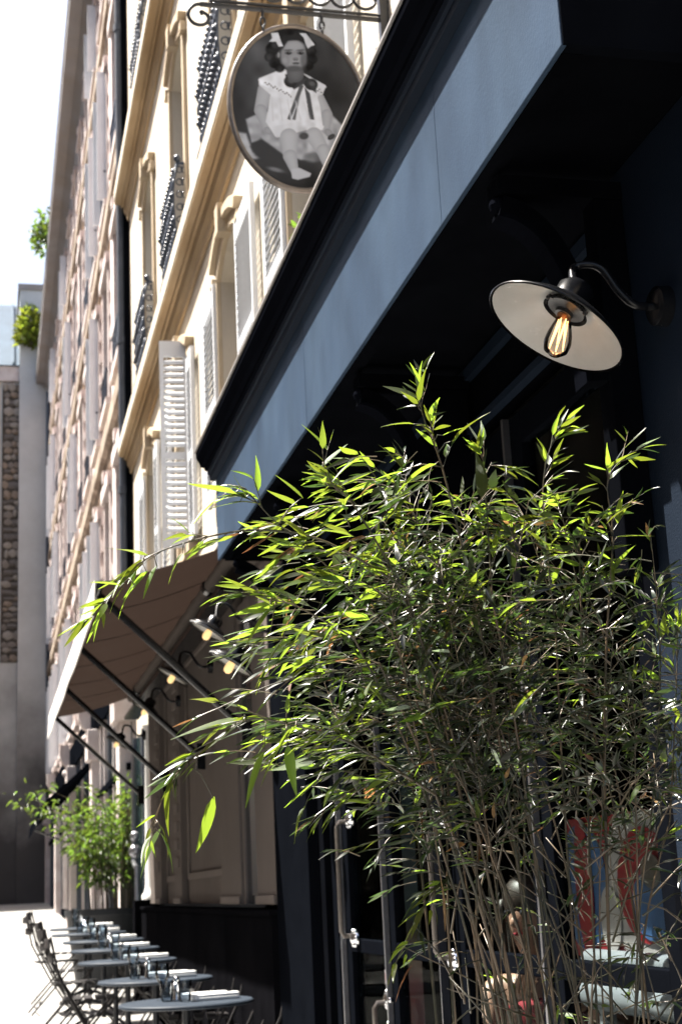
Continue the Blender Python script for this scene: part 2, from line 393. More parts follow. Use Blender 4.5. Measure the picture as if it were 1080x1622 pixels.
MB().prism([(1.45, 14.2), (1.45, 14.3), (3.2, 16.6), (9, 16.6), (10.6, 14.2)], -2, 17.0).build('roof', M['zinc'], CR)
def hood(c, z0, z1):
    mb = MB(); N = 10; rise = .17; a = c - hw; b = c + hw
    for k, (o1, o2, pr) in enumerate(((.0, .085, .035), (.085, .15, .075))):
        inn = [(a - o1 + (b - a + 2 * o1) * i / N, z1 + o1 - rise * (2 * i / N - 1) ** 2) for i in range(N + 1)]
        out = [(a - o2 + (b - a + 2 * o2) * i / N, z1 + o2 - rise * (2 * i / N - 1) ** 2) for i in range(N + 1)]
        mb.prismx(inn + out[::-1], XW - pr, XW + .002 * (k + 1))
        for (p, q) in ((a - o2, a - o1), (b + o1, b + o2)):
            if k == 0: mb.box(XW - pr, XW + .001, p, q, z0, z1 - rise - .0)
    # keystone and ears
    mb.prismx([(c - .05, z1 - .02), (c - .07, z1 + .2), (c + .07, z1 + .2), (c + .05, z1 - .02)], XW - .10, XW + .004)
    for e in (a - .11, b + .11): mb.box(XW - .06, XW + .005, e - .05, e + .05, z1 - rise - .04, z1 - rise + .05)
    mb.box(XW - .08, XW + .006, a - .12, b + .12, z0 - .09, z0 - .002)
    return mb
def window_unit(c, z0, z1):
    f = MB(); a = c - hw; b = c + hw; x = XW + .22
    f.box(x, x + .05, a, a + .06, z0, z1); f.box(x, x + .05, b - .06, b, z0, z1); f.box(x + .001, x + .049, c - .035, c + .035, z0, z1)
    for z in (z0, z0 + .6, z1 - .62, z1 - .06): f.box(x + .003, x + .047, a + .06, b - .06, z, z + .055)
    return f
for c in cen[1:]:
    for (a, b) in rows:
        w_ = window_unit(c, a, b).build('window', M['white'], CR)
        MB().box(XW + .245, XW + .25, c - hw + .01, c + hw - .01, a, b).build('pane', M['darkglass'], w_)
        hood(c, a, b).build('window_surround', M['creamtrim'], CR, bevel=.006)
# shutters: leaf frame + single slats
SLAT = MB().obox((0, 0, 0), (0, 1, 0), (math.sin(R(35)), 0, math.cos(R(35))), (math.cos(R(35)), 0, -math.sin(R(35))), .5, .027, .004).build('slat', M['white'], base=(0, 0, 0))
C.objects.unlink(SLAT)
def shutter(hy, hx, z0, z1, wd, ang, slats=True, mid=.42):
    """leaf hinged at (hx,hy); ang = direction of the leaf in plan, degrees from +y towards -x"""
    st = .035; t = .016; L = z1 - z0
    mb = MB()
    mb.box(-t, t, 0, st, 0, L); mb.box(-t, t, wd - st, wd, 0, L)
    for (a, b) in ((0, .12), (L * mid, L * mid + .06), (L - .14, L)): mb.box(-t + .001, t - .001, st, wd - st, a, b)
    if not slats:
        mb.box(-.004, .004, st, wd - st, .12, L - .14)
    o = mb.build('shutter', M['white'], CR, base=(0, 0, 0))
    o.location = Vector((hx, hy, z0)) - WL[CR.name]; o.rotation_euler = (0, 0, R(ang)); WL[o.name] = Vector((0, 0, 0))
    if slats:
        z = .155
        while z < L - .16:
            if not (L * mid - .03 < z < L * mid + .09):
                s_ = dup(SLAT, o, (0, wd / 2, z)); s_.scale = (1, (wd - 2 * st + .004), 1)
            z += .056
    return o
xs = XW - .045
lo, hi = rows[0]
for c in (6.95, 9.55, 12.15, 14.75):
    top = hi - .17
    shutter(c - hw - .03, xs, lo, top, .62 if c < 12 else .3, 180)        # near leaf flat on the wall
    if c == 12.15:
        pass
    else:
        shutter(c + hw + .03, xs, lo, top, .55, 0)
shutter(11.83, XW - .02, lo, 6.05, .235, 84)      # folded leaf standing out towards the street
shutter(12.95, xs, lo, 5.85, .6, 0)

for c in (4.35, 6.95):
    shutter(c + hw + .02, XW - .02, 7.0, 8.95, .24, 86, slats=False)
# drain pipe between the two buildings
DP = thing('drainpipe', (1.5, 17.12, 3.9), 'dark blue-grey drainpipe running down between the cream building and the pink brick one', 'drainpipe')
MB().tube([(1.5, 17.2, 3.9), (1.5, 17.2, 15)], .05, 12).build('pipe', M['pipegrey'], DP, smooth=True)
MB().box(1.53, 1.6, 17.13, 17.245, 3.9, 15).build('backing_board', M['navydark'], DP)
for z in (4.9, 6.2, 8.1, 10.1, 12.4):
    MB().lathe([(.051, -.05), (.064, -.045), (.064, .045), (.051, .05)], (1.5, 17.2, z), n=14).build('collar', M['pipegrey'], DP, smooth=True)
# ornate cast iron balconettes
def balconette(c, z0, h=.62, wd=1.0, out=.09):
    b0 = Vector((XW - out, c, z0))
    rail = MB(); rail.tube([(XW, c - wd / 2, z0 + h), (XW - out, c - wd / 2, z0 + h), (XW - out, c + wd / 2, z0 + h), (XW, c + wd / 2, z0 + h)], .016, 6)
    low = MB(); low.tube([(XW, c - wd / 2, z0 + .03), (XW - out - .05, c - wd / 2, z0 + .03), (XW - out - .05, c + wd / 2, z0 + .03), (XW, c + wd / 2, z0 + .03)], .014, 6)
    for y in (c - wd / 2, c + wd / 2): rail.ball((XW - out, y, z0 + h + .045), .035, 6)
    o = rail.build('balcony_railing', M['iron2'], CR, smooth=True)
    low.build('bottom_rail', M['iron2'], o, smooth=True, base=WL[CR.name])
    w_ = MB(); rr = random.Random(int(c * 10 + z0))
    def xb(z): t = (z - z0) / h; return XW - out - .03 * math.sin(math.pi * min(1, max(0, t)) ** 1.3) - .01
    ny = 13
    for i in range(ny + 1):
        y = c - wd / 2 + wd * i / ny
        w_.tube([(xb(z0 + h * k / 6), y, z0 + h * k / 6) for k in range(7)], .008, 4)
        if i == ny: break
        ym = y + wd / ny / 2
        for k in range(7):
            z = z0 + h * (k + .5) / 7; r_ = rr.choice((.026, .032, .036))
            P = [(xb(z + r_ * math.sin(a)) - .006, ym + r_ * math.cos(a), z + r_ * math.sin(a)) for a in [2 * math.pi * q / 9 for q in range(9)]]
            w_.tube(P, .012, 4, closed=True)
            if k % 2 == 0: w_.ball((xb(z) - .014, ym, z), .022, 5)
    for y in (c - wd / 2, c + wd / 2):
        for k in range(7):
            z = z0 + h * (k + .5) / 7
            for x in (XW - .03, XW - .075):
                P = [(x + .03 * math.cos(a), y, z + .03 * math.sin(a)) for a in [2 * math.pi * q / 8 for q in range(8)]]
                w_.tube(P, .007, 4, closed=True)
    w_.build('ironwork', M['iron2'], o, smooth='all', base=WL[CR.name])
for c in cen[2:]: balconette(c, 6.80, .82)
for c in cen[3:]: balconette(c, 10.12, .8)
balconette(6.95, 4.15, .4, 1.0, .12)
# W0 window box plant
def leaf_mesh(name, L=.1, wd=.012, droop=.2, fold=.25, seg=5, m=None, twist=0.0, bend=0.0):
    vs = []; fs = []
    for i in range(seg + 1):
        t = i / seg; x = L * t; z = -droop * L * t * t
        ww = wd * (math.sin(math.pi * min(1, t * .95 + .05) ** .62) ** .9 if 0 < t < 1 else 0) if i < seg else 0.0005
        if i == 0: ww = wd * .12
        a = twist * t
        for sgn in (-1, 0, 1):
            y = sgn * ww; zz = z + abs(sgn) * ww * fold
            vs.append((x, bend * L * t * t + y * math.cos(a) - (zz - z) * math.sin(a), z + y * math.sin(a) + (zz - z) * math.cos(a)))
    for i in range(seg):
        for k in (0, 1):
            a = i * 3 + k; fs.append((a, a + 3, a + 4, a + 1))
    me = bpy.data.meshes.new(name); me.from_pydata(vs, [], fs); me.materials.append(m)
    me.polygons.foreach_set('use_smooth', [True] * len(me.polygons)); me.update()
    return me
def leaf_arrays(me):
    v = np.empty(len(me.vertices) * 3); me.vertices.foreach_get('co', v)
    return v.reshape(-1, 3), [tuple(p.vertices) for p in me.polygons]
def basis(d, up=(0, 0, 1), roll=0):
    d = Vector(d).normalized(); u = Vector(up)
    s_ = u.cross(d)
    if s_.length < 1e-4: s_ = d.orthogonal()
    s_.normalize(); n_ = d.cross(s_)
    c_, q = math.cos(roll), math.sin(roll)
    return Matrix((d, s_ * c_ + n_ * q, n_ * c_ - s_ * q)).transposed()
class Foliage:
    """many leaves gathered in one mesh (one part of one plant)"""
    def __init__(s, me): s.bv, s.bf = leaf_arrays(me); s.V = []; s.F = []; s.n = 0
    def add(s, p, d, L, wd, roll):
        B = np.array(basis(d, roll=roll)); v = s.bv * np.array([L, wd, L])
        s.V.append(v @ B.T + np.array(p)); k = s.n * len(s.bv)
        s.F += [tuple(i + k for i in f) for f in s.bf]; s.n += 1
    def build(s, name, m, parent):
        me = bpy.data.meshes.new(name); off = np.array(WL[parent.name])
        me.from_pydata((np.concatenate(s.V) - off).tolist(), [], s.F); me.materials.append(m)
        me.polygons.foreach_set('use_smooth', [True] * len(me.polygons)); me.update()
        o = bpy.data.objects.new(name, me); C.objects.link(o); o.parent = parent
        return meta(o, kind='stuff')
UNIT = leaf_mesh('unit_leaf', 1, 1, .22, .22, 5, M['leaf'])
def small_plant(name, loc, r_, n, label, m, L=.05, pot=True, squash=(1, 1, 1)):
    t = thing(name, loc, label, 'plant')
    f = Foliage(UNIT); st = MB(); loc = Vector(loc)
    for i in range(n):
        d = Vector(rng.normal(size=3)); d.z = abs(d.z) * .9 + .1; d.normalize()
        q = r_ * random.random() ** .5
        p = loc + Vector((d.x * q * squash[0], d.y * q * squash[1], d.z * q * squash[2]))
        f.add(p, d + Vector(rng.normal(size=3) * .7), L * random.uniform(.6, 1.3), L * .28, random.uniform(-1.5, 1.5))
        if i % 9 == 0: st.tube([loc, loc + (p - loc) * .5 + Vector((0, 0, .01)), p], .004, 4)
    f.build('foliage', m, t); st.build('stem', M['twig'], t)
    if pot: MB().lathe([(.001, -.18), (.08, -.18), (.11, 0), (.095, 0), (.09, -.02), (.001, -.02)], loc, n=18).build('pot', M['pot'], t, smooth=True)
    return t
small_plant('potted_plant', (1.53, 6.75, 4.6), .2, 170, 'bushy green plant on the window ledge below the oval portrait sign', M['shrub'], .045, pot=True, squash=(.4, 1, 1.1))

# ------------------------------------------------------------ pink brick building further on
PK = thing('apartment_building', (XW, 29, 4), 'long pink brick and stone apartment building with rows of windows under a grey eave', 'building')
prows = [(4.75, 6.95), (8.25, 10.2), (11.25, 13.3), (14.5, 15.7)]
pc = [18.25 + 2.0 * i for i in range(12)]
wall_holes(XW, XW + .3, 17.25, 41.95, 4.0, 16.1, [(c - .45, c + .45, a, b) for c in pc for a, b in prows]).build('wall', M['brick'], PK, recalc=False)
MB().box(XW + .3, XW + 9, 17.25, 41.95, 1, 16.1).build('rear_wall', M['stonepink'], PK)
for z, d, zt in ((7.55, .13, .28), (10.75, .11, .24), (13.95, .11, .22)):
    MB().prism([(1.598, z - .16), (1.56, z - .15), (1.54, z - .03), (1.6 - d, z), (1.6 - d, z + zt * .8), (1.598, z + zt)], 17.32, 41.9).build('string_course', M['brownstone'], PK)
MB().prism([(1.598, 15.75), (1.55, 15.78), (1.5, 15.95), (1.36, 16.1), (1.15, 16.12), (1.15, 16.3), (1.6, 16.34)], 17.3, 41.9).build('eave', M['zinc'], PK)
MB().prism([(1.13, 16.3), (1.13, 16.36), (1.9, 18.1), (9, 18.3), (10.6, 16.3)], 17.25, 41.95).build('roof', M['zinc'], PK)
def pwin():
    s_ = MB()
    h = 2.0
    s_.box(-.07, .002, -.58, -.45, -.05, h); s_.box(-.07, .002, .45, .58, -.05, h)
    s_.box(-.11, .003, -.64, .64, h + .002, h + .17); s_.box(-.12, .003, -.62, .62, -.16, -.052)
    for i in range(6):       # toothed quoins
        z = .1 + i * .36
        s_.box(-.05, .001, -.72, -.58, z, z + .16); s_.box(-.05, .001, .58, .72, z, z + .16)
    s_.prismx([(-.07, h + .16), (-.1, h + .3), (.1, h + .3), (.07, h + .16)], -.13, .001)
    a = s_.build('window', M['stonepink'], base=(0, 0, 0))
    f = MB(); f.box(.14, .18, -.45, -.38, 0, h); f.box(.14, .18, .38, .45, 0, h); f.box(.141, .179, -.03, .03, 0, h)
    for z in (0, .65, 1.3, h - .07): f.box(.143, .177, -.38, .38, z, z + .06)
    b = f.build('frame', M['white'], base=(0, 0, 0)); p = MB().box(.155, .16, -.44, .44, 0, h).build('pane', M['darkglass'], base=(0, 0, 0))
    sh = MB().box(-.2, -.0, -.0125, .0125, 0, h).build('shutter', M['white'], base=(0, 0, 0))
    for o in (a, b, p, sh): C.objects.unlink(o)
    return a, b, p, sh
pa, pb, pp_, psh = pwin()
for c in pc:
    for (z0, z1) in prows:
        w_ = dup(pa, PK, Vector((XW, c, z0)) - WL[PK.name]); w_.scale = (1, 1, (z1 - z0) / 2.0)
        dup(pb, w_, (0, 0, 0)); dup(pp_, w_, (0, 0, 0))
        if random.random() < .4: dup(psh, w_, (0, -.4425, 0)); dup(psh, w_, (0, .4425, 0))
        if z0 > 7 and z0 < 14:
            r_ = MB()
            for k in range(9): r_.box(-.1, -.085, -.44 + .11 * k, -.425 + .11 * k, 0, .42)
            r_.box(-.11, -.075, -.46, .46, .42, .45)
            g_ = bpy.data.objects.get('__rail')
            if g_ is None: g_ = r_.build('__rail', M['iron2'], base=(0, 0, 0)); C.objects.unlink(g_)
            gg = dup(g_, w_, (0, 0, 0), name='railing')
for i in range(7):
    y = 19.25 + 4 * i if i < 6 else 41.6
    if y < 41.9: MB().box(1.55, 1.599, y - .2, y + .2, 8.0, 10.55).box(1.551, 1.598, y - .2, y + .2, 11.05, 13.75).box(1.552, 1.597, y - .2, y + .2, 4.2, 7.35).build('pilaster', M['stonepink'], PK)
# its ground floor: dark glazed shop with stone piers
for y in (17.5, 22.4, 28.6, 35.2, 41.4):
    MB().box(1.42, 1.9, y - .22, y + .22, .4, 3.6).box(1.36, 1.9, y - .28, y + .28, .4, 1.2).box(1.36, 1.9, y - .28, y + .28, 3.45, 3.9).build('pier', M['stonepink'], PK, bevel=.015)
    MB().prism([(1.36, 3.91), (1.3, 3.95), (1.24, 4.1), (1.24, 4.3), (1.42, 4.3), (1.42, 3.91)], y - .13, y + .13).ball((1.36, y, 3.78), .07, 6).build('console', M['stonepink'], PK, smooth=True)
MB().box(1.5, 1.9, 17.25, 41.9, 3.9, 4.35).build('shop_fascia', M['navydark'], PK)
MB().box(1.55, 1.6, 17.25, 41.9, .3, 1.3).build('stall_riser', M['navydark'], PK)
y = 17.9
while y < 41.2:
    if all(abs(y - q) > .3 for q in (22.4, 28.6, 35.2)):
        MB().box(1.52, 1.6, y - .03, y + .03, 1.3, 3.9).build('mullion', M['iron2'] if random.random() < .6 else M['stonepink'], PK)
    y += .78
MB().box(1.56, 1.57, 17.25, 41.9, 1.3, 3.9).build('shop_window', M['greenglass'], PK)
MB().box(1.5, 1.61, 17.25, 41.9, 2.9, 2.98).build('transom', M['navydark'], PK)
aw = thing('awning', (1.5, 27, 3.5), 'small folded dark awning beyond the white-valanced one', 'awning')
MB().prism([(1.5, 3.55), (.75, 2.9), (.74, 2.7), (.8, 2.86), (1.5, 3.45)], 23, 31).build('canvas', M['navydark'], aw)
MB().tube([(1.45, 23.2, 2.6), (.78, 23.2, 2.9)], .02, 6).tube([(1.45, 30.8, 2.6), (.78, 30.8, 2.9)], .02, 6).build('arm', M['blackmetal'], aw)
small_plant('balcony_plant', (1.2, 33, 16.45), .8, 380, 'dark shrub leaning out over the eave against the sky', M['shrub'], .17, pot=False, squash=(.55, 1, 1.1))

# ------------------------------------------------------------ buildings closing the street
TW = thing('end_building', (2, 46, 1.2), 'tall grey rendered blank gable closing the end of the street', 'building')
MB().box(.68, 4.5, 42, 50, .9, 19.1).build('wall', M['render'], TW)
MB().box(.62, 4.6, 41.95, 50.1, 19.1, 19.28).build('coping', M['zinc'], TW)
MB().tube([(1.5, 41.93, 1.5), (1.5, 41.93, 15.9)], .06, 8).build('drainpipe', M['iron2'], TW, smooth=True)
LB = thing('end_building', (-4, 46, 1.2), 'lower building with a blue zinc roof left of the blank grey gable', 'building')
MB().box(-9, .14, 42.3, 50, .9, 16.3).build('wall', M['cream'], LB)
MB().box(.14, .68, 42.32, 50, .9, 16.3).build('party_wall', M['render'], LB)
MB().box(-9, .68, 42.18, 42.5, 16.3, 16.75).build('cornice', M['stonepink'], LB)
MB().add([(-9, 42.1, 16.76), (.67, 42.1, 16.76), (.67, 44.5, 19.6), (-9, 44.5, 19.6), (-9, 50, 16.76), (.67, 50, 16.76)], [(0, 1, 2, 3), (3, 2, 5, 4), (0, 3, 4), (1, 5, 2), (0, 4, 5, 1)]).build('roof', M['zincblue'], LB)
for i in range(16):
    x = -8.8 + i * .62
    if x < .66: MB().obox((x, 43.28, 18.22), (0, 2.4, 2.84), (1, 0, 0), (0, -2.84, 2.4), 1.84, .025, .03).build('roof_seam', M['zincblue'], LB)
MB().box(-.02, .1, 42.22, 42.3, 1.5, 16.2).build('corner_strip', M['whitepaint'], LB)
MB().box(.2, .7, 42.29, 42.318, 8.0, 16.2).build('rubble_backing', mat('dark_mortar', (.07, .06, .05), .95, .05, var=.3, vscale=8), LB)
stn = []
for k in range(4):
    b = bmesh.new(); bmesh.ops.create_icosphere(b, subdivisions=1, radius=.5)
    for v in b.verts: v.co = Vector((v.co.x * 1.1, v.co.y * .7, v.co.z)) + Vector([random.uniform(-.1, .1) for _ in range(3)])
    for v in b.verts: v.co.x = max(-.47, min(.47, v.co.x)); v.co.z = max(-.45, min(.45, v.co.z))
    me = bpy.data.meshes.new('stone'); b.to_mesh(me); b.free()
    col = [(.20, .175, .155), (.29, .26, .23), (.14, .125, .115), (.24, .19, .15)][k]
    me.materials.append(mat('rubble_stone', col, .9, .15, var=.25, vscale=6)); stn.append(me)
z = 8.0
while z < 16.2:
    h = random.uniform(.12, .3); x = random.uniform(.2, .3)
    while x < .64:
        w_ = random.uniform(.10, .32); w_ = min(w_, .72 - x)
        o = bpy.data.objects.new('stone', random.choice(stn)); C.objects.link(o); o.parent = LB
        o.location = Vector((x + w_ / 2, 42.29, z + h / 2 + random.uniform(-.03, .03))) - WL[LB.name]; o.scale = (w_ * random.uniform(1.0, 1.2), random.uniform(.1, .3), h * random.uniform(.95, 1.2)); o.rotation_euler = (0, random.uniform(-.12, .12), 0)
        x += w_
    z += h
small_plant('wall_plant', (1.0, 41.85, 17.3), 1.0, 520, 'yellow-green climbing plant beside the grey gable, tucked under the eave', M['ivy'], .2, pot=False, squash=(.45, .4, 1.3))

# ------------------------------------------------------------ opposite side of the street
OP = thing('apartment_building', (-9, 15, 0), 'plain stone apartment building on the other side of the street', 'building')
oc = [-6 + 3 * i for i in range(16)]; orow = [(.9 + 3.2 * k, 2.9 + 3.2 * k) for k in range(5)]
wall_holes(-9.0, -9.3, -9, 42, -.3, 16.5, [(c - .55, c + .55, a + 1, b + 1) for c in oc for a, b in orow]).build('wall', M['brownstone'], OP)
MB().box(-16, -9.35, -9, 42, -.3, 16.5).build('rear_wall', M['darkglass'], OP)
MB().prism([(-16, 16.5), (-8.8, 16.5), (-10.5, 19), (-16, 19)], -9, 42).build('roof', M['zinc'], OP)
# ------------------------------------------------------------ navy shopfront
SF = thing('shopfront', (1.45, 5, 0), 'dark navy wooden shopfront with a deep sunlit fascia on curved brackets', 'shopfront')
XF = 1.10; YN = 2.48; YE = 7.25
fb = MB(); fb.box(XF, XF + .012, YN, YE, 3.117, 3.60)
o = fb.build('fascia_board', M['navy'], SF, bevel=.003)
# joints of the boards: thin cover strips
for y in (3.32, 5.02): MB().box(XF - .0008, XF + .01, y - .004, y + .004, 3.125, 3.53).build('board_joint', M['navy'], SF)
# crown moulding (stepped, dark)
MB().prism([(1.098, 3.535), (1.072, 3.54), (1.070, 3.565), (1.062, 3.57), (1.060, 3.592), (1.098, 3.595)], YN - .01, YE + .01).build('bed_moulding', M['navymid'], SF)
MB().prism([(1.06, 3.597), (1.05, 3.600), (1.048, 3.612), (1.030, 3.618), (1.022, 3.640), (1.008, 3.662), (1.006, 3.690), (1.50, 3.72), (1.50, 3.600)], YN - .04, YE + .04).build('crown_moulding', M['crown'], SF)
MB().prism([(.999, 3.694), (.999, 3.703), (1.58, 3.735), (1.58, 3.724)], YN - .05, YE + .05).build('lead_flashing', M['zinc'], SF)
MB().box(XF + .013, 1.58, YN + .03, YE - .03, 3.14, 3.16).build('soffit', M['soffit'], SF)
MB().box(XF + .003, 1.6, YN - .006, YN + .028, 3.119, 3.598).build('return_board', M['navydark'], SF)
MB().box(XF + .036, 1.6, YE - .028, YE, 3.117, 3.598).build('return_board', M['navydark'], SF)
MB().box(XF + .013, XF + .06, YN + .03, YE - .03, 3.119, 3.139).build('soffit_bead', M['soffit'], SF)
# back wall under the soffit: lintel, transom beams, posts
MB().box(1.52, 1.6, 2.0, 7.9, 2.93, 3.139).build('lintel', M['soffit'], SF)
MB().box(1.495, 1.519, 2.2, 7.6, 3.085, 3.125).build('cornice_strip', M['navymid'], SF)
MB().box(1.49, 1.519, 2.2, 7.6, 2.90, 2.925).build('lintel_strip', M['navymid'], SF)
# near pilaster with the lamp, and far pilaster
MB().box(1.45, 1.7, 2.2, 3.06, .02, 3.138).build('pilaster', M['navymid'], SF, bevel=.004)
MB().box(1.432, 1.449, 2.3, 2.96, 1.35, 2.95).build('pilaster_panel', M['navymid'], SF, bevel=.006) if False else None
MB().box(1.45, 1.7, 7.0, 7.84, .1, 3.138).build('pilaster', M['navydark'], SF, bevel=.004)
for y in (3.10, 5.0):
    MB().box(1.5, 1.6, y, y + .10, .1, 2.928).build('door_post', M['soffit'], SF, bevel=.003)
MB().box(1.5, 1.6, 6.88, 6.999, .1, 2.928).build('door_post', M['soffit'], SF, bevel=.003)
# curved brackets
def bracket(y):
    mb = MB(); t = .035
    mb.prism([(1.137, 3.055), (1.137, 3.10), (1.51, 3.10), (1.51, 3.055)], y - t, y + t)
    P0, P1, P2 = Vector((1.15, 3.052)), Vector((1.345, 3.01)), Vector((1.375, 2.60))
    N = 14; inn = []; out = []
    for i in range(N + 1):
        u = i / N; p = (1 - u) ** 2 * P0 + 2 * u * (1 - u) * P1 + u * u * P2
        d = 2 * (1 - u) * (P1 - P0) + 2 * u * (P2 - P1); n_ = Vector((d.y, -d.x)).normalized()
        out.append((p.x + .004, p.y)); inn.append((p.x + n_.x * -.0 + .055 * (-n_.x) * -1 * -1, p.y - 0))
    lo_ = []
    for i in range(N + 1):
        u = i / N; p = (1 - u) ** 2 * P0 + 2 * u * (1 - u) * P1 + u * u * P2
        d = 2 * (1 - u) * (P1 - P0) + 2 * u * (P2 - P1); d.normalize(); n_ = Vector((d.y, -d.x))
        if n_.x > 0: n_ = -n_
        wv = .052 - .012 * math.sin(math.pi * u)
        lo_.append((p.x + n_.x * wv, p.y + n_.y * wv))
    for i in range(N):
        mb.prism([out[i], out[i + 1], lo_[i + 1], lo_[i]], y - t * .8, y + t * .8)
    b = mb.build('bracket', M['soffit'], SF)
    MB().box(1.36, 1.45, y - t * .9, y + t * .9, 2.1, 3.052).build('bracket_post', M['soffit'], b, base=WL[SF.name]) if False else None
    e = MB(); e.ball((1.15, y, 3.035), .024, 6)
    e.prism([(lo_[i][0] - .006, lo_[i][1] - .006) for i in range(N + 1)] + [(lo_[i][0] + .004, lo_[i][1] + .002) for i in reversed(range(N + 1))], y - t, y + t)
    e.build('bracket_edge', M['crown'], b, base=WL[SF.name])
    p = MB().box(1.375, 1.449 if y < 3.1 else 1.5, y - t, y + t, 2.15, 3.054)
    p.build('bracket_post', M['soffit'], b, base=WL[SF.name], bevel=.004)
for y in (3.035, 4.42, 5.85, 6.94): bracket(y)
# folding glazed doors
def door(y0, y1, name='door', handle=True):
    x = 1.53; f = MB(); z0 = .24; z1 = 2.86
    f.box(x, x + .045, y0 + .012, y0 + .09, z0, z1); f.box(x, x + .045, y1 - .09, y1, z0, z1)
    f.box(x + .001, x + .044, y0 + .09, y1 - .09, z0, z0 + .32); f.box(x + .001, x + .044, y0 + .09, y1 - .09, z1 - .1, z1); f.box(x + .001, x + .044, y0 + .09, y1 - .09, 1.22, 1.275)
    o = f.build(name, M['navydark'], SF, bevel=.003)
    MB().box(x + .018, x + .024, y0 + .085, y1 - .085, z0 + .3, z1 - .08).build('glass', M['glass'], o, base=WL[SF.name])
    if y0 > 3.3: MB().box(x - .022, x - .001, y0 - .004, y0 + .011, z0, z1).build('edge_strip', M['steel'], o, base=WL[SF.name])
    return o
D = []
for a, b in ((3.24, 4.1), (4.1, 4.98), (5.12, 5.87), (5.87, 6.62)): D.append(door(a, b))
door(6.63, 6.87)
def handle(y, z0, z1):
    h = MB(); h.tube([(1.525, y, z1), (1.475, y, z1), (1.462, y, z1 - .02), (1.462, y, z0 + .02), (1.475, y, z0), (1.525, y, z0)], .010, 8)
    o = h.build('pull_handle', M['bronze'], SF, smooth=True)
    for z in (z0 - .01, z1 + .01):
        r_ = MB()
        for k in range(6):
            a = 2 * math.pi * k / 6; r_.ball((1.52, y + .03 * math.cos(a), z + .03 * math.sin(a)), .013, 5)
        r_.lathe([(.001, .03), (.02, .026), (.034, .01), (.036, 0)], (1.528, y, z), (-1, 0, 0), 14)
        r_.build('rosette', M['chrome'], o, smooth=True, base=WL[SF.name])
handle(6.42, 1.29, 1.77); handle(5.0, 1.25, 1.70); handle(5.9, .95, 1.05)
# ochre door tag, stickers on the glass
tg = MB().box(1.505, 1.512, 5.90, 6.06, 1.845, 1.885).build('door_tag', M['ochre'], SF)
for dz in (0,): MB().box(1.5035, 1.505, 5.92, 6.04, 1.858, 1.862).build('door_tag_line', M['brass'], SF)
st_ = MB().box(1.5435, 1.545, 5.96, 6.03, 1.11, 1.165).build('sticker', M['offwhite'], SF)
MB().box(1.5425, 1.5432, 5.985, 6.02, 1.125, 1.152).build('sticker_print', M['red'], SF)
MB().box(1.62, 1.70, 6.03, 6.09, .26, 2.7).build('glass_fin', mat('teal_glass_edge', (.10, .15, .165), .15, .6), SF)
# room behind
rm = thing('restaurant_room', (3.3, 5, .15), 'dark restaurant interior seen through the open glazed front', 'room')
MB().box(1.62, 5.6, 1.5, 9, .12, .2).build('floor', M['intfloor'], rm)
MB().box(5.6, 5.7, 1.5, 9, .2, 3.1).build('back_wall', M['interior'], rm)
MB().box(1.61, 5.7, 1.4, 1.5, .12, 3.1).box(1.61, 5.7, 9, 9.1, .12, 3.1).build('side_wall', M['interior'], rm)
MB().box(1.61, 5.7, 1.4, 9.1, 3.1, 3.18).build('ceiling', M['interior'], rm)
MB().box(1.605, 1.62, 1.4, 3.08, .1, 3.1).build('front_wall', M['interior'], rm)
MB().box(1.45, 1.7, -3, 2.19, -.2, 3.3).build('side_panel', M['navydark'], SF)

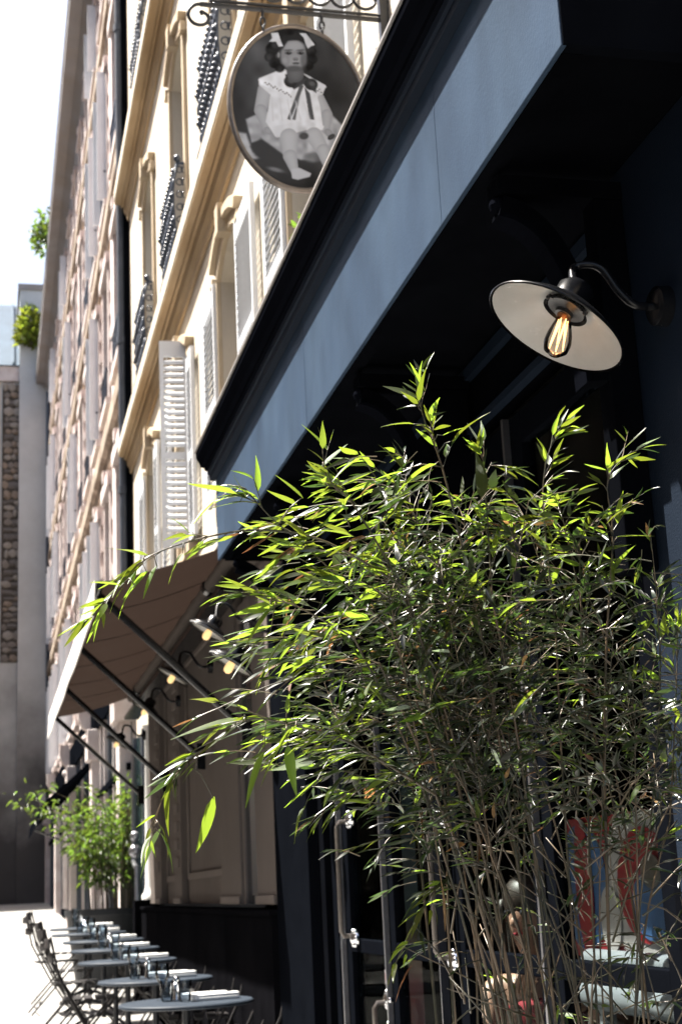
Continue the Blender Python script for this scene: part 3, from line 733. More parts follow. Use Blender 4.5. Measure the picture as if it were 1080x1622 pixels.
# ------------------------------------------------------------ wall lamps
AX = None
def make_lamp(x, y, z, reach, drop_lbl, bulb_m='clear', r=.155, t=32, p=-6, rise=.10):
    t_ = thing('wall_lamp', (x, y, z), drop_lbl, 'wall lamp', 'swan-neck wall lamps along the facade')
    tt = R(t); pp = R(p); ax = Vector((-math.sin(tt) * math.cos(pp), -math.sin(tt) * math.sin(pp), -math.cos(tt)))
    rc = Vector((x - reach, y - .02, z - .07))          # centre of the rim
    top = rc - ax * (.42 * r)
    MB().lathe([(.001, .034), (.036, .034), (.044, .028), (.046, 0)], (x, y, z), (-1, 0, 0), 28).build('wall_plate', M['blackmetal'], t_, smooth=True)
    neck = top - ax * .035
    pts = [Vector((x - .02, y, z)), Vector((x - .075, y, z)), Vector((x - .11, y + .005, z + rise * .35)), Vector((x - .14, y + .01, z + rise * .85)), Vector((x - .17, y + .02, z + rise))]
    pts += [Vector((neck.x + .02, y + .03, z + rise * .9 if neck.z < z + rise * .8 else neck.z + .02)), neck]
    # smooth the polyline
    sm = []
    for i in range(len(pts) - 1):
        a = pts[max(i - 1, 0)]; b = pts[i]; c = pts[i + 1]; d = pts[min(i + 2, len(pts) - 1)]
        for k in range(6):
            u = k / 6; sm.append(.5 * ((2 * b) + (c - a) * u + (2 * a - 5 * b + 4 * c - d) * u * u + (3 * b - a - 3 * c + d) * u ** 3))
    sm.append(pts[-1])
    MB().tube(sm, .0095, 10).build('arm', M['blackmetal'], t_, smooth='all')
    MB().lathe([(.001, -.052), (.030, -.05), (.042, -.035), (.043, .012), (.052, .022)], top, ax, 28).build('shade_cap', M['blackmetal'], t_, smooth=True)
    prof = [(.045, 0), (.055, .004), (.085, .020), (.12, .040), (r - .004, .42 * r - .004), (r, .42 * r)]
    sh = MB().lathe([(a, b - .003) for a, b in prof], top, ax, 64).lathe([(r, .42 * r - .003), (r + .0018, .42 * r + .001), (r - .001, .42 * r + .003)], top, ax, 64).build('lamp_shade', M['blackmetal'], t_, smooth='all')
    MB().lathe([(.001, .006), (.045, .006), (.055, .008), (.085, .0235), (.12, .0435), (r - .0045, .42 * r - .001)], top, ax, 64).build('shade_lining', M['ename'], t_, smooth='all')
    so_ = MB(); so_.lathe([(.001, .010), (.043, .010), (.043, .018), (.030, .020), (.021, .024), (.020, .032), (.013, .033)], top, ax, 26)
    u = ax.orthogonal().normalized()
    for k in range(3):
        a = Matrix.Rotation(2 * math.pi * k / 3 + .5, 3, ax) @ u
        so_.obox(top + ax * .016 + a * .045, a, ax, ax.cross(a), .008, .003, .006); so_.ball(top + ax * .02 + a * .05, .005, 5)
    so_.build('socket', M['iron'], t_, smooth=True)
    b0 = top + ax * .026
    MB().lathe([(.0135, 0), (.0135, .008), (.010, .016)], b0, ax, 20).build('bulb_cap', M['brass'], t_, smooth=True)
    if bulb_m == 'clear':
        # Edison bulb hangs a little off the axis
        bx = Vector((-.36, -.06, -1)).normalized(); b0 = top + ax * .016
        MB().lathe([(.010, .0), (.013, .006), (.020, .026), (.028, .055), (.030, .075), (.026, .092), (.013, .103), (.001, .106)], b0 + bx * .012, bx, 28).build('bulb', M['bulbglass'], t_, smooth='all')
        fl = MB(); q = bx.orthogonal().normalized(); n_ = 6; base_ = b0 + bx * .02
        for k in range(n_):
            a1 = Matrix.Rotation(2 * math.pi * k / n_, 3, bx) @ q; a2 = Matrix.Rotation(2 * math.pi * (k + .5) / n_, 3, bx) @ q
            fl.tube([base_ + a1 * .010 + bx * .008, base_ + a2 * .017 + bx * .078, ], .0012, 5)
            fl.tube([base_ + a2 * .017 + bx * .078, base_ + (Matrix.Rotation(2 * math.pi * (k + 1) / n_, 3, bx) @ q) * .010 + bx * .008], .0012, 5)
        fl.build('filament', M['filament'], t_)
        MB().tube([base_ - bx * .01, base_ + bx * .07], .0018, 6).build('filament_stem', M['ename'], t_)
    else:
        MB().lathe([(.012, 0), (.018, .015), (.021, .03), (.021, .05), (.016, .062), (.001, .068)], b0, ax, 14).build('bulb', M['bulbglow'], t_, smooth='all')
    return t_
make_lamp(1.45, 2.835, 2.715, .275, 'large near wall lamp with white enamel shade and clear filament bulb on the navy pilaster', r=.158)
make_lamp(1.45, 7.02, 2.62, .34, 'lower of the two close-set wall lamps, on the far end of the navy shopfront', 'glow', r=.118)
BL = ['upper of the two close-set wall lamps, first lamp on the greige wall beside the awning', 'wall lamp beside the nearest awning arm', 'wall lamp beside the second awning arm', 'farthest and lowest wall lamp, near the white pier']
for k, (y, z) in enumerate(((8.02, 2.93), (9.72, 2.93), (11.5, 2.93), (14.2, 2.95))):
    make_lamp(1.42, y, z + .02, .27, BL[k], 'glow', r=.118)

# ------------------------------------------------------------ greige facade under the awning
GF = thing('shopfront', (1.45, 12, .3), 'greige panelled facade with a black dado under the awning', 'shopfront')
X = 1.45
MB().box(X + .06, 1.6, 7.85, 14.85, 1.42, 3.6).build('wall', M['greige'], GF)
MB().box(X - .03, 1.6, 7.85, 14.85, -.1, 1.36).build('dado', M['dado'], GF)
MB().box(X - .045, 1.6, 7.85, 14.85, 1.361, 1.395).build('ledge', M['dado'], GF, bevel=.008)
for (a, b, n_) in ((7.86, 8.42, 0), (9.0, 9.75, 0), (13.35, 13.75, 1), (11.9, 12.35, 1)):
    MB().box(X, X + .059, a, b, 1.42, 3.55).build('pilaster', M['greige'], GF, bevel=.006)
    MB().box(X - .015, X - .001, a - .0, b + .0, 1.42, 1.47).build('plinth', M['greigetrim'], GF, bevel=.006)
    if n_:
        for k in range(13):
            MB().box(X - .012, X - .001, a + .1, b - .1, 1.7 + .14 * k, 1.7 + .14 * k + .075).build('ornament_block', M['greigetrim'], GF)
for (a, b) in ((9.85, 11.8), (12.45, 13.25)):
    m_ = MB()
    m_.box(X + .04, X + .059, a, a + .05, 1.6, 3.3).box(X + .04, X + .059, b - .05, b, 1.6, 3.3).box(X + .04, X + .059, a + .05, b - .05, 1.6, 1.65).box(X + .04, X + .059, a + .05, b - .05, 3.25, 3.3)
    m_.build('panel_moulding', M['greigetrim'], GF, bevel=.004)
MB().box(X + .035, X + .0595, 8.47, 8.95, 1.42, 3.1).build('window', M['darkglass'], GF)
MB().box(X + .02, X + .06, 8.43, 8.469, 1.42, 3.2).box(X + .02, X + .06, 8.951, 8.99, 1.42, 3.2).box(X + .021, X + .06, 8.47, 8.95, 3.1, 3.2).build('window_frame', M['greigetrim'], GF)
MB().prism([(1.45, 3.3), (1.41, 3.33), (1.36, 3.42), (1.33, 3.55), (1.6, 3.58), (1.6, 3.3)], 7.86, 14.84).build('cornice', M['greige'], GF)
# white round pier at the far end
MB().box(1.57, 1.6, 14.9, 17.2, .4, 3.2).build('shop_window', M['greenglass'], GF)
MB().box(1.53, 1.57, 15.7, 15.78, .4, 3.2).box(1.53, 1.57, 16.7, 16.78, .4, 3.2).build('mullion', M['iron2'], GF)
WP = thing('pier', (1.36, 15.1, .5), 'slender white sunlit pier with a flared foot where the greige facade ends', 'pier')
MB().lathe([(.001, 1.46), (.12, 1.46), (.12, 1.50), (.095, 1.53), (.085, 1.58), (.07, 3.1), (.1, 3.15), (.001, 3.16)], (1.56, 15.0, 0), n=20).build('shaft', M['whitepaint'], WP, smooth=True)
MB().box(1.36, 1.6, 14.9, 15.12, .4, 1.455).build('base', M['dado'], WP)
GP = thing('gas_pipe', (1.5, 16.2, .6), 'thin grey pipe with a bend and valve on the wall behind the far plant', 'pipe')
MB().tube([(1.5, 16.3, 3.0), (1.48, 16.3, 1.95), (1.48, 16.28, 1.85), (1.48, 16.1, 1.8), (1.48, 15.9, 1.8), (1.48, 15.85, .6)], .028, 8).build('pipe', M['steel'], GP, smooth=True)
MB().ball((1.46, 15.88, 1.95), .07, 6).ball((1.46, 15.88, 2.1), .055, 6).build('valve', M['steel'], GP, smooth=True)

# ------------------------------------------------------------ awning
AW = thing('awning', (1.42, 12, 3.4), 'long brown canvas awning with a sunlit off-white valance over the terrace tables', 'awning')
ya, yb = 8.2, 15.0; xa, za = .56, 3.20; xb, zb = 1.40, 3.46
n = 40; mb = MB()
for i in range(n + 1):
    y = ya + (yb - ya) * i / n
    for j in range(9):
        u = j / 8; sag = -.035 * math.sin(math.pi * u) * (1 + .4 * math.sin(y * 2.1)) + .008 * math.sin(y * 9 + 2 * u) + .004 * math.sin(y * 23 + 5 * u)
        mb.v.append((xb + (xa - xb) * u, y, zb + (za + .06 * (y - ya) / 7.5 - zb) * u + sag))
for i in range(n):
    for j in range(8):
        a = i * 9 + j; mb.f.append([a, a + 1, a + 10, a + 9]); mb.mi.append(0)
mb.build('canvas', M['canvas'], AW, smooth='all')
for k in range(1, 6):
    i_ = int(n * k / 6); sv = MB(); ps = [Vector(mb.v[i_ * 9 + j]) - Vector((0, 0, .003)) for j in range(9)]
    for j in range(8): sv.obox((ps[j] + ps[j + 1]) / 2, ps[j + 1] - ps[j], (0, 1, 0), (0, 0, 1), (ps[j + 1] - ps[j]).length / 2, .008, .001)
    sv.build('seam', M['canvas'], AW)
v = MB()
for i in range(n + 1):
    y = ya - .02 + (yb - ya + .04) * i / n; zt = za + .06 * (y - ya) / 7.5 + .02
    hgt = .20 + .04 * (y - ya) / 7.5 + .002 * math.sin(y * 5)
    v.v += [(xa - .012, y, zt), (xa - .022 - .003 * math.sin(y * 3), y, zt - hgt), (xa - .004, y, zt), (xa - .014 - .003 * math.sin(y * 3), y, zt - hgt)]
for i in range(n):
    a = 4 * i; v.f += [[a, a + 4, a + 5, a + 1], [a + 2, a + 3, a + 7, a + 6], [a, a + 2, a + 6, a + 4], [a + 1, a + 5, a + 7, a + 3]]; v.mi += [0] * 4
v.f += [[0, 1, 3, 2], [4 * n, 4 * n + 2, 4 * n + 3, 4 * n + 1]]; v.mi += [0, 0]
v.build('valance', M['valance'], AW, smooth=True)
MB().tube([(xa + .02, ya, za - .01), (xa + .02, yb, za + .05)], .022, 10).build('front_bar', M['blackmetal'], AW, smooth=True)
MB().tube([(1.36, ya + .1, 3.40), (1.36, yb - .1, 3.42)], .05, 14).build('roller', M['greige'], AW, smooth=True)
MB().box(1.28, 1.42, ya + .2, yb - .1, 3.20, 3.235).build('roller_rail', M['blackmetal'], AW)
for y in (9.3, 11.8, 14.2): MB().lathe([(.052, -.06), (.062, -.05), (.062, .05), (.052, .06)], (1.36, y, 3.41), (0, 1, 0), 14).build('roller_bracket', M['blackmetal'], AW)
for y, zw in ((8.45, 2.39), (10.4, 2.42), (12.6, 2.42), (14.75, 2.45)):
    zf = za + .06 * (y - ya) / 7.5 - .02
    MB().tube([(1.42, y, zw), (xa + .03, y, zf)], .021, 8).build('arm', M['blackmetal'], AW, smooth=True)
    MB().box(1.39, 1.45, y - .03, y + .03, zw - .09, zw + .09).build('arm_foot', M['blackmetal'], AW)

# ------------------------------------------------------------ oval portrait sign on its wrought iron bracket
YS = 5.35
SB = thing('sign_bracket', (1.6, YS, 5.0), 'black wrought iron sign bracket with rings and a scrolled tip at the top edge', 'bracket')
zb0 = 5.035
b_ = MB(); b_.tube([(1.6, YS, zb0), (.80, YS, zb0)], .011, 6); b_.tube([(1.6, YS, zb0 + .022), (.84, YS, zb0 + .022)], .007, 6); b_.tube([(1.6, YS, zb0 + .16), (.84, YS, zb0 + .16)], .011, 6)
b_.build('bar', M['iron'], SB, smooth=True)
for k in range(7):
    x = 1.50 - .098 * k
    P = [(x + .047 * math.cos(a), YS, zb0 + .092 + .047 * math.sin(a)) for a in [2 * math.pi * q / 20 for q in range(20)]]
    MB().tube(P, .0075, 6, closed=True).build('ring', M['iron'], SB, smooth='all')
sp = []
for q in range(34):
    a = math.pi / 2 + q * .19; r_ = .055 - .0008 * q
    if q > 24: r_ *= 1 - (q - 24) * .06
    sp.append((.80 + r_ * math.cos(a) * 1.0, YS, zb0 - .055 + r_ * math.sin(a) * 1.0))
MB().tube(sp, [.008] * 30 + [.011, .013, .012, .008], 6).build('scroll', M['iron'], SB, smooth='all')
MB().box(1.56, 1.598, YS - .02, YS + .02, 4.75, 5.4).build('wall_bar', M['iron'], SB)
MB().tube([(1.58, YS, 4.78), (1.53, YS, 4.80), (1.545, YS, 4.9)], .008, 6).build('lower_scroll', M['iron'], SB, smooth=True)
cx_, cz_ = 1.195, 4.595; ra, rb = .283, .372
OS = thing('hanging_sign', (cx_, YS, cz_), 'oval hanging sign printed with a black-and-white photograph of a seated small child', 'sign')
for hx, dz in ((-.135, .0), (.115, .0)):
    zt = cz_ + rb * math.sqrt(1 - (hx / ra) ** 2)
    ln = (zb0 - zt) / 3
    for k in range(3):
        zc = zt + ln * (k + .5); P = []
        for q in range(10):
            a = 2 * math.pi * q / 10; P.append((cx_ + hx + (.010 * math.cos(a) if k % 2 else 0), YS + (0 if k % 2 else .010 * math.cos(a)), zc + (ln * .58) * math.sin(a)))
        MB().tube(P, .0045, 5, closed=True).build('chain_link', M['iron'], OS, smooth='all')
rim = MB()
rim.tube([(cx_ + ra * math.cos(a), YS, cz_ + rb * math.sin(a)) for a in [2 * math.pi * q / 72 for q in range(72)]], .012, 10, closed=True)
rim.build('frame', M['bronze'], OS, smooth='all')
rim = MB(); rim.tube([(cx_ + (ra - .004) * math.cos(a), YS + .008, cz_ + (rb - .004) * math.sin(a)) for a in [2 * math.pi * q / 72 for q in range(72)]], .014, 8, closed=True)
rim.build('frame_back', M['iron'], OS, smooth='all')
bk = MB(); bk.lathe([(.001, 0), (1, 0), (1, .012), (.001, .012)], n=48); bk.v = [(cx_ + p[0] * (ra - .003), YS - .001 + p[2], cz_ + p[1] * (rb - .003)) for p in bk.v]
bk.build('board', M['iron'], OS)
# printed picture, painted per vertex on a flat panel in units of the sign face
W_, H_ = 250, 320
uu, vv = np.meshgrid(np.linspace(-1, 1, W_), np.linspace(1, -1, H_))
PX = 505 + 515 * uu + .044 * (-640 * vv); PY = 700 - 640 * vv + .085 * (515 * uu)
img = np.full(PX.shape, .20)
def nz(sc_, seed):
    r_ = np.random.default_rng(seed); g = r_.normal(size=(sc_ + 2, sc_ + 2)); a = (uu + 1) / 2 * sc_; b = (vv + 1) / 2 * sc_
    i = np.clip(a.astype(int), 0, sc_); j = np.clip(b.astype(int), 0, sc_); fa = a - i; fb_ = b - j; fa = fa * fa * (3 - 2 * fa); fb_ = fb_ * fb_ * (3 - 2 * fb_)
    return (g[j, i] * (1 - fa) + g[j, i + 1] * fa) * (1 - fb_) + (g[j + 1, i] * (1 - fa) + g[j + 1, i + 1] * fa) * fb_
img += .035 * nz(5, 1) + .02 * nz(14, 2)
img += .09 * np.exp(-((PX - 150) ** 2 + (PY - 250) ** 2) / 2e4) - .08 * np.clip((PY - 1050) / 300, 0, 1)
def blend(mask, val): 
    global img
    img = img * (1 - mask) + val * mask
def el(cx, cy, rx, ry, val, ang=0, soft=.12, tex=0):
    a = math.radians(ang); dx = PX - cx; dy = PY - cy; X_ = dx * math.cos(a) + dy * math.sin(a); Y_ = -dx * math.sin(a) + dy * math.cos(a)
    d = np.sqrt((X_ / rx) ** 2 + (Y_ / ry) ** 2); blend(np.clip((1 + soft / 2 - d) / soft, 0, 1), val + (tex * nz(24, 3) if tex else 0) - .06 * np.clip(d, 0, 1) ** 3)
def cap(x1, y1, r1, x2, y2, r2, val, soft=6, shade=.07):
    dx, dy = x2 - x1, y2 - y1; t = np.clip(((PX - x1) * dx + (PY - y1) * dy) / (dx * dx + dy * dy), 0, 1)
    rr_ = r1 + (r2 - r1) * t; d = np.sqrt((PX - x1 - t * dx) ** 2 + (PY - y1 - t * dy) ** 2)
    blend(np.clip((rr_ + soft / 2 - d) / soft, 0, 1), val - shade * (d / rr_) ** 2)
def poly(pts, val, soft=6, tex=0):
    ins_ = np.zeros(PX.shape, bool); dm = np.full(PX.shape, 1e9)
    for i in range(len(pts)):
        x1, y1 = pts[i]; x2, y2 = pts[(i + 1) % len(pts)]
        if y1 != y2:
            c_ = ((y1 > PY) != (y2 > PY)) & (PX < (x2 - x1) * (PY - y1) / (y2 - y1) + x1); ins_ ^= c_
        dx, dy = x2 - x1, y2 - y1; t = np.clip(((PX - x1) * dx + (PY - y1) * dy) / (dx * dx + dy * dy + 1e-9), 0, 1)
        dm = np.minimum(dm, np.hypot(PX - x1 - t * dx, PY - y1 - t * dy))
    sd = np.where(ins_, dm, -dm); blend(np.clip(sd / soft + .5, 0, 1), val + (tex * nz(30, 5) if tex else 0))
# cushion and rug
poly([(20, 880), (110, 900), (160, 1040), (260, 1080), (150, 1100), (60, 1010)], .60, 22, .04)
poly([(105, 790), (190, 750), (330, 860), (760, 760), (870, 880), (850, 1000), (640, 1110), (520, 1110), (380, 1060), (230, 950), (150, 970)], .56, 16, .06)
el(640, 1090, 90, 40, .42, 0, .6, .06)
poly([(140, 1000), (220, 940), (400, 1080), (440, 1220), (330, 1180), (180, 1070)], .20, 24)
el(330, 1180, 60, 16, .42, 15, .9)
# arms
cap(250, 560, 58, 215, 720, 48, .62); cap(215, 720, 46, 270, 870, 34, .60); el(275, 880, 34, 26, .55, 40)
cap(650, 640, 55, 720, 760, 44, .60); cap(720, 760, 42, 715, 880, 30, .58); el(735, 905, 40, 26, .52, 50); el(755, 935, 32, 20, .22, -30)
# dress
poly([(200, 470), (380, 395), (540, 430), (720, 540), (650, 620), (670, 700), (690, 850), (560, 850), (330, 930), (255, 810), (290, 600), (200, 520)], .76, 8, .02)
poly([(195, 480), (385, 398), (470, 550), (440, 600), (300, 560), (215, 520)], .80, 6, .03)
poly([(560, 440), (715, 530), (690, 600), (620, 620), (600, 520)], .72, 6, .03)
for q in range(14): el(250 + 15 * q, 505 + 8 * q + 8 * math.sin(q * 2.1), 9, 5, .45, 20 * q, .6)
for q in range(8): el(560 + 14 * (q % 3) + 15 * q, 500 + 12 * q, 8, 5, .40, 30 * q, .6)
poly([(400, 440), (540, 440), (640, 510), (640, 590), (540, 520), (470, 560), (410, 500)], .20, 8, .05)
el(440, 500, 50, 42, .17, 30, .2, .03); el(600, 520, 52, 46, .18, 20, .2, .03); el(445, 492, 26, 20, .30, 30, .5); el(608, 515, 26, 20, .30, 20, .5)
poly([(515, 520), (545, 530), (440, 800), (418, 790)], .30, 5); poly([(535, 540), (520, 570), (480, 800), (455, 795)], .34, 5)
poly([(548, 540), (590, 590), (625, 800), (590, 795)], .26, 5); poly([(560, 600), (575, 700), (600, 790), (585, 790)], .4, 5)
for q in range(5): cap(300 + 60 * q, 620 + 10 * q, 3, 310 + 70 * q, 800, 5, .70, 12, 0)
poly([(300, 850), (560, 800), (700, 850), (690, 880), (560, 880), (340, 935)], .74, 10, .03)
# legs
cap(430, 930, 66, 440, 1080, 52, .64); cap(440, 1080, 52, 480, 1210, 28, .62); poly([(450, 1180), (510, 1170), (600, 1215), (590, 1240), (500, 1262), (455, 1250)], .66, 8)
cap(620, 920, 62, 690, 1040, 50, .63); cap(690, 1040, 50, 735, 1190, 28, .62); poly([(700, 1170), (760, 1150), (860, 1210), (840, 1240), (720, 1230)], .64, 8)
el(545, 925, 34, 26, .25, 0, .5)
# head
for (x_, y_, r_) in ((300, 240, 50), (285, 300, 42), (320, 350, 44), (360, 390, 36), (600, 260, 40), (610, 320, 40), (580, 370, 38), (440, 110, 70), (370, 150, 60), (520, 130, 60), (440, 160, 110), (330, 200, 52), (590, 200, 45), (560, 400, 26)):
    el(x_, y_, r_, r_ * .95, .13, 0, .35, .06)
cap(470, 380, 60, 480, 440, 66, .36, 10)
el(465, 285, 98, 118, .50, 0, .12); el(475, 335, 72, 80, .52, 0, .3)
el(465, 215, 84, 46, .56, 0, .5); poly([(360, 180), (400, 130), (520, 120), (580, 190), (520, 165), (420, 170), (380, 240)], .14, 14)
for x_ in (425, 520):
    el(x_, 270, 27, 13, .30, 0, .6); el(x_ + 2, 272, 13, 11, .08, 0, .3); el(x_, 247, 30, 6, .30, -3, .9); el(x_ + 6, 268, 3, 3, .7)
el(480, 318, 20, 12, .42, 0, .9); el(474, 326, 5, 4, .18); el(492, 326, 5, 4, .18); el(484, 352, 26, 8, .25, 0, .5); el(484, 362, 20, 5, .45, 0, .9)
el(400, 330, 26, 34, .52, 0, .9); el(545, 330, 24, 50, .36, 0, .9); el(470, 395, 60, 22, .30, 0, .8); el(350, 285, 10, 22, .5, 0, .3)
for (pts) in ([(290, 110), (345, 105), (370, 180), (385, 215), (350, 220), (330, 180), (275, 180), (300, 150)], [(510, 110), (560, 110), (630, 205), (600, 215), (575, 235), (555, 190), (545, 150)]):
    poly(pts, .74, 6, .04)
img = np.clip(img, .04, .9)
lin = np.where(img < .04045, img / 12.92, ((img + .055) / 1.055) ** 2.4) * 1.25
me = bpy.data.meshes.new('print')
vx = np.stack([uu * (ra - .002), np.full(uu.shape, -.0035), vv * (rb - .002)], -1).reshape(-1, 3)
ok = (uu ** 2 + vv ** 2) < 1.0; okq = ok[:-1, :-1] & ok[1:, :-1] & ok[:-1, 1:] & ok[1:, 1:]
ii = np.arange(W_ * H_).reshape(H_, W_)
Q = np.stack([ii[:-1, :-1], ii[1:, :-1], ii[1:, 1:], ii[:-1, 1:]], -1)[okq]
used = np.unique(Q); mp_ = np.zeros(W_ * H_, int); mp_[used] = np.arange(len(used))
me.from_pydata(vx[used].tolist(), [], mp_[Q].tolist())
ca = me.color_attributes.new('print', 'FLOAT_COLOR', 'POINT')
cc = np.ones((len(used), 4)); l_ = lin.reshape(-1)[used]; cc[:, 0] = l_ * .86; cc[:, 1] = l_ * .93; cc[:, 2] = l_ * 1.06
ca.data.foreach_set('color', cc.reshape(-1))
pm = mat('photo_print', (.3, .3, .3), .35, .12); an = pm.node_tree.nodes.new('ShaderNodeVertexColor'); an.layer_name = 'print'
pm.node_tree.links.new(an.outputs[0], pm.node_tree.nodes['Principled BSDF'].inputs['Base Color'])
me.materials.append(pm); me.update()
po = bpy.data.objects.new('photo_print', me); C.objects.link(po); po.parent = OS
# ------------------------------------------------------------ terrace: tables, chairs, things on the tables
TG = 'round bistro tables in a row on the pavement'
TZ = -.03
def make_table():
    t = thing('bistro_table', (0, 0, 0), 'x', 'table', TG)
    MB().lathe([(.001, .67), (.33, .67), (.345, .676), (.345, .686), (.338, .692), (.001, .692)], n=48).build('tabletop', M['tabletop'], t, smooth=True)
    MB().lathe([(.02, .67), (.02, .06)], n=12).build('column', M['iron'], t, smooth=True)
    b = MB()
    for k in range(3):
        a = 2 * math.pi * k / 3; b.tube([(0, 0, .1), (.13 * math.cos(a), .13 * math.sin(a), .07), (.26 * math.cos(a), .26 * math.sin(a), .012)], [.018, .015, .012], 7)
    b.build('foot', M['iron'], t, smooth=True)
    return t
def make_chair():
    t = thing('folding_chair', (0, 0, 0), 'x', 'chair')          # faces +x
    for s in (-1, 1):
        y = .19 * s
        MB().tube([(-.22, y, .87), (-.16, y, .6), (.0, y, .3), (.2, y, .0)], .0085, 6).build('leg', M['darkwood'], t, smooth=True)
        MB().tube([(.22, y * .85, .46), (.02, y * .85, .24), (-.2, y * .85, .0)], .0085, 6).build('leg', M['darkwood'], t, smooth=True)
    for k in range(5): MB().box(-.14 + .075 * k, -.085 + .075 * k, -.19, .19, .45, .462).build('seat_slat', M['darkwood'], t)
    for z, x in ((.83, -.222), (.73, -.198)):
        mb = MB(); N = 6
        for i in range(N):
            y0 = -.19 + .38 * i / N; y1 = y0 + .38 / N; f = lambda y: -.03 * (1 - (y / .19) ** 2)
            mb.add([(x + f(y0), y0, z - .025), (x + f(y1), y1, z - .025), (x + f(y1), y1, z + .03), (x + f(y0), y0, z + .03), (x - .012 + f(y0), y0, z - .025), (x - .012 + f(y1), y1, z - .025), (x - .012 + f(y1), y1, z + .03), (x - .012 + f(y0), y0, z + .03)],
                   [(0, 1, 2, 3), (5, 4, 7, 6), (3, 2, 6, 7), (1, 0, 4, 5), (0, 3, 7, 4), (1, 5, 6, 2)])
        mb.build('back_slat', M['darkwood'], t)
    MB().tube([(.15, -.19, .05), (.15, .19, .05)], .008, 5).tube([(-.15, -.16, .06), (-.15, .16, .06)], .008, 5).build('crossbar', M['darkwood'], t)
    return t
def make_tumbler():
    me = MB().lathe([(.001, .002), (.026, .002), (.030, .01), (.036, .105), (.0345, .105), (.028, .012), (.001, .010)], n=18).build('glass_tumbler', M['tumbler'], smooth=True, base=(0, 0, 0))
    return me
def make_stem():
    return MB().lathe([(.03, .0), (.031, .003), (.004, .008), (.004, .075), (.022, .09), (.036, .12), (.038, .15), (.031, .185), (.0295, .185), (.036, .15), (.034, .12), (.003, .088)], n=18).build('wine_glass', M['tumbler'], smooth=True, base=(0, 0, 0))
def make_roll():
    t = MB().box(-.12, .12, -.035, .035, 0, .018)
    for k in range(3): t.tube([(-.12, -.022 + .022 * k, .022), (.12, -.02 + .02 * k, .024)], .012, 6)
    return t.build('folded_napkin', M['napkin'], smooth=True, base=(0, 0, 0), bevel=.005)
def make_pepper():
    t = thing('pepper_mill', (0, 0, 0), 'x', 'pepper mill')
    MB().lathe([(.001, 0), (.022, 0), (.018, .02), (.014, .05), (.02, .08), (.012, .088)], n=14).build('mill_body', M['chrome'], t, smooth=True)
    MB().ball((0, 0, .1), .017, 7).build('mill_knob', M['chrome'], t, smooth=True)
    return t
T0, CH0, TU0, WG0, NR0, PM0 = make_table(), make_chair(), make_tumbler(), make_stem(), make_roll(), make_pepper()
ordn = ['nearest', 'second nearest', 'third nearest', 'fourth nearest', 'fifth nearest', 'sixth nearest', 'seventh nearest', 'farthest']
tabs = [(.985, 7.98), (.975, 9.38), (.945, 10.95), (.96, 12.2), (.95, 13.35), (.9, 14.5), (.92, 15.5)]
first = True
def place(o, loc, rz, label, cat=None, group=None, firstuse=False):
    if not firstuse:
        o = dup_tree(o, loc, rz, label, group) if o.type == 'EMPTY' else dup(o, None, loc, (0, 0, rz))
    o.location = loc; o.rotation_euler = (0, 0, rz); WL[o.name] = Vector(loc)
    return meta(o, label, cat, group)
for i, (x, y) in enumerate(tabs):
    z = gz(y); od = ordn[i] if i < 6 else 'farthest'; f1 = i == 0
    place(T0, (x, y, z), .3 * i, f'round slate-grey bistro table, {od} in the row along the wall', 'table', TG, f1)
    zt = z + .6925
    rz = random.uniform(-.15, .15)
    jx, jy = random.uniform(-.03, .03), random.uniform(-.03, .03)
    place(TU0, (x - .09 + jx, y + .05 + jy, zt), 0, f'clear tumbler standing left of its neighbour on the {od} bistro table', 'glass', 'glasses set out on the bistro tables', f1)
    place(TU0, (x - .015 + jy, y - .035 + jx, zt), 0, f'clear tumbler next to the napkins on the {od} bistro table', 'glass', 'glasses set out on the bistro tables')
    if i in (0, 1, 3, 4, 6): place(WG0, (x - .11 + jy, y + .14 + jx, zt), 0, f'stemmed wine glass behind the tumblers on the {od} bistro table', 'glass', 'glasses set out on the bistro tables', f1)
    place(NR0, (x + .15 + jx, y - .03, zt), rz + .05, f'white folded napkin, nearer of the pair on the {od} bistro table', 'napkin', 'folded napkins on the bistro tables', f1)
    place(NR0, (x + .10 + jy, y + .10, zt), -rz * 1.4 - .03, f'white folded napkin, farther of the pair on the {od} bistro table', 'napkin', 'folded napkins on the bistro tables')
    place(PM0, (x - .03, y + .15, zt), 0, f'small metal pepper mill on the {od} bistro table', 'pepper mill', 'pepper mills on the bistro tables', f1)
    place(CH0, (1.29 + jx * .6, y + .02 + jy, z), math.pi + jx * 4, f'dark folding chair on the wall side of the {od} bistro table', 'chair', 'dark folding bistro chairs', f1)
    if i >= 2:
        place(CH0, (x - .31 - .03 * (i % 2), y + .03, z), 0 + .12 * math.sin(i * 3), f'dark folding chair on the street side of the {od} bistro table', 'chair', 'dark folding bistro chairs')
for k in range(3):
    y = 7.25 + .0 * k + (0, 1.4, 2.9)[k]
    if k: place(CH0, (1.27, y + .05, gz(y)), math.pi + .1, f'dark folding chair standing between the {ordn[k-1]} and {ordn[k]} tables by the wall', 'chair', 'dark folding bistro chairs')

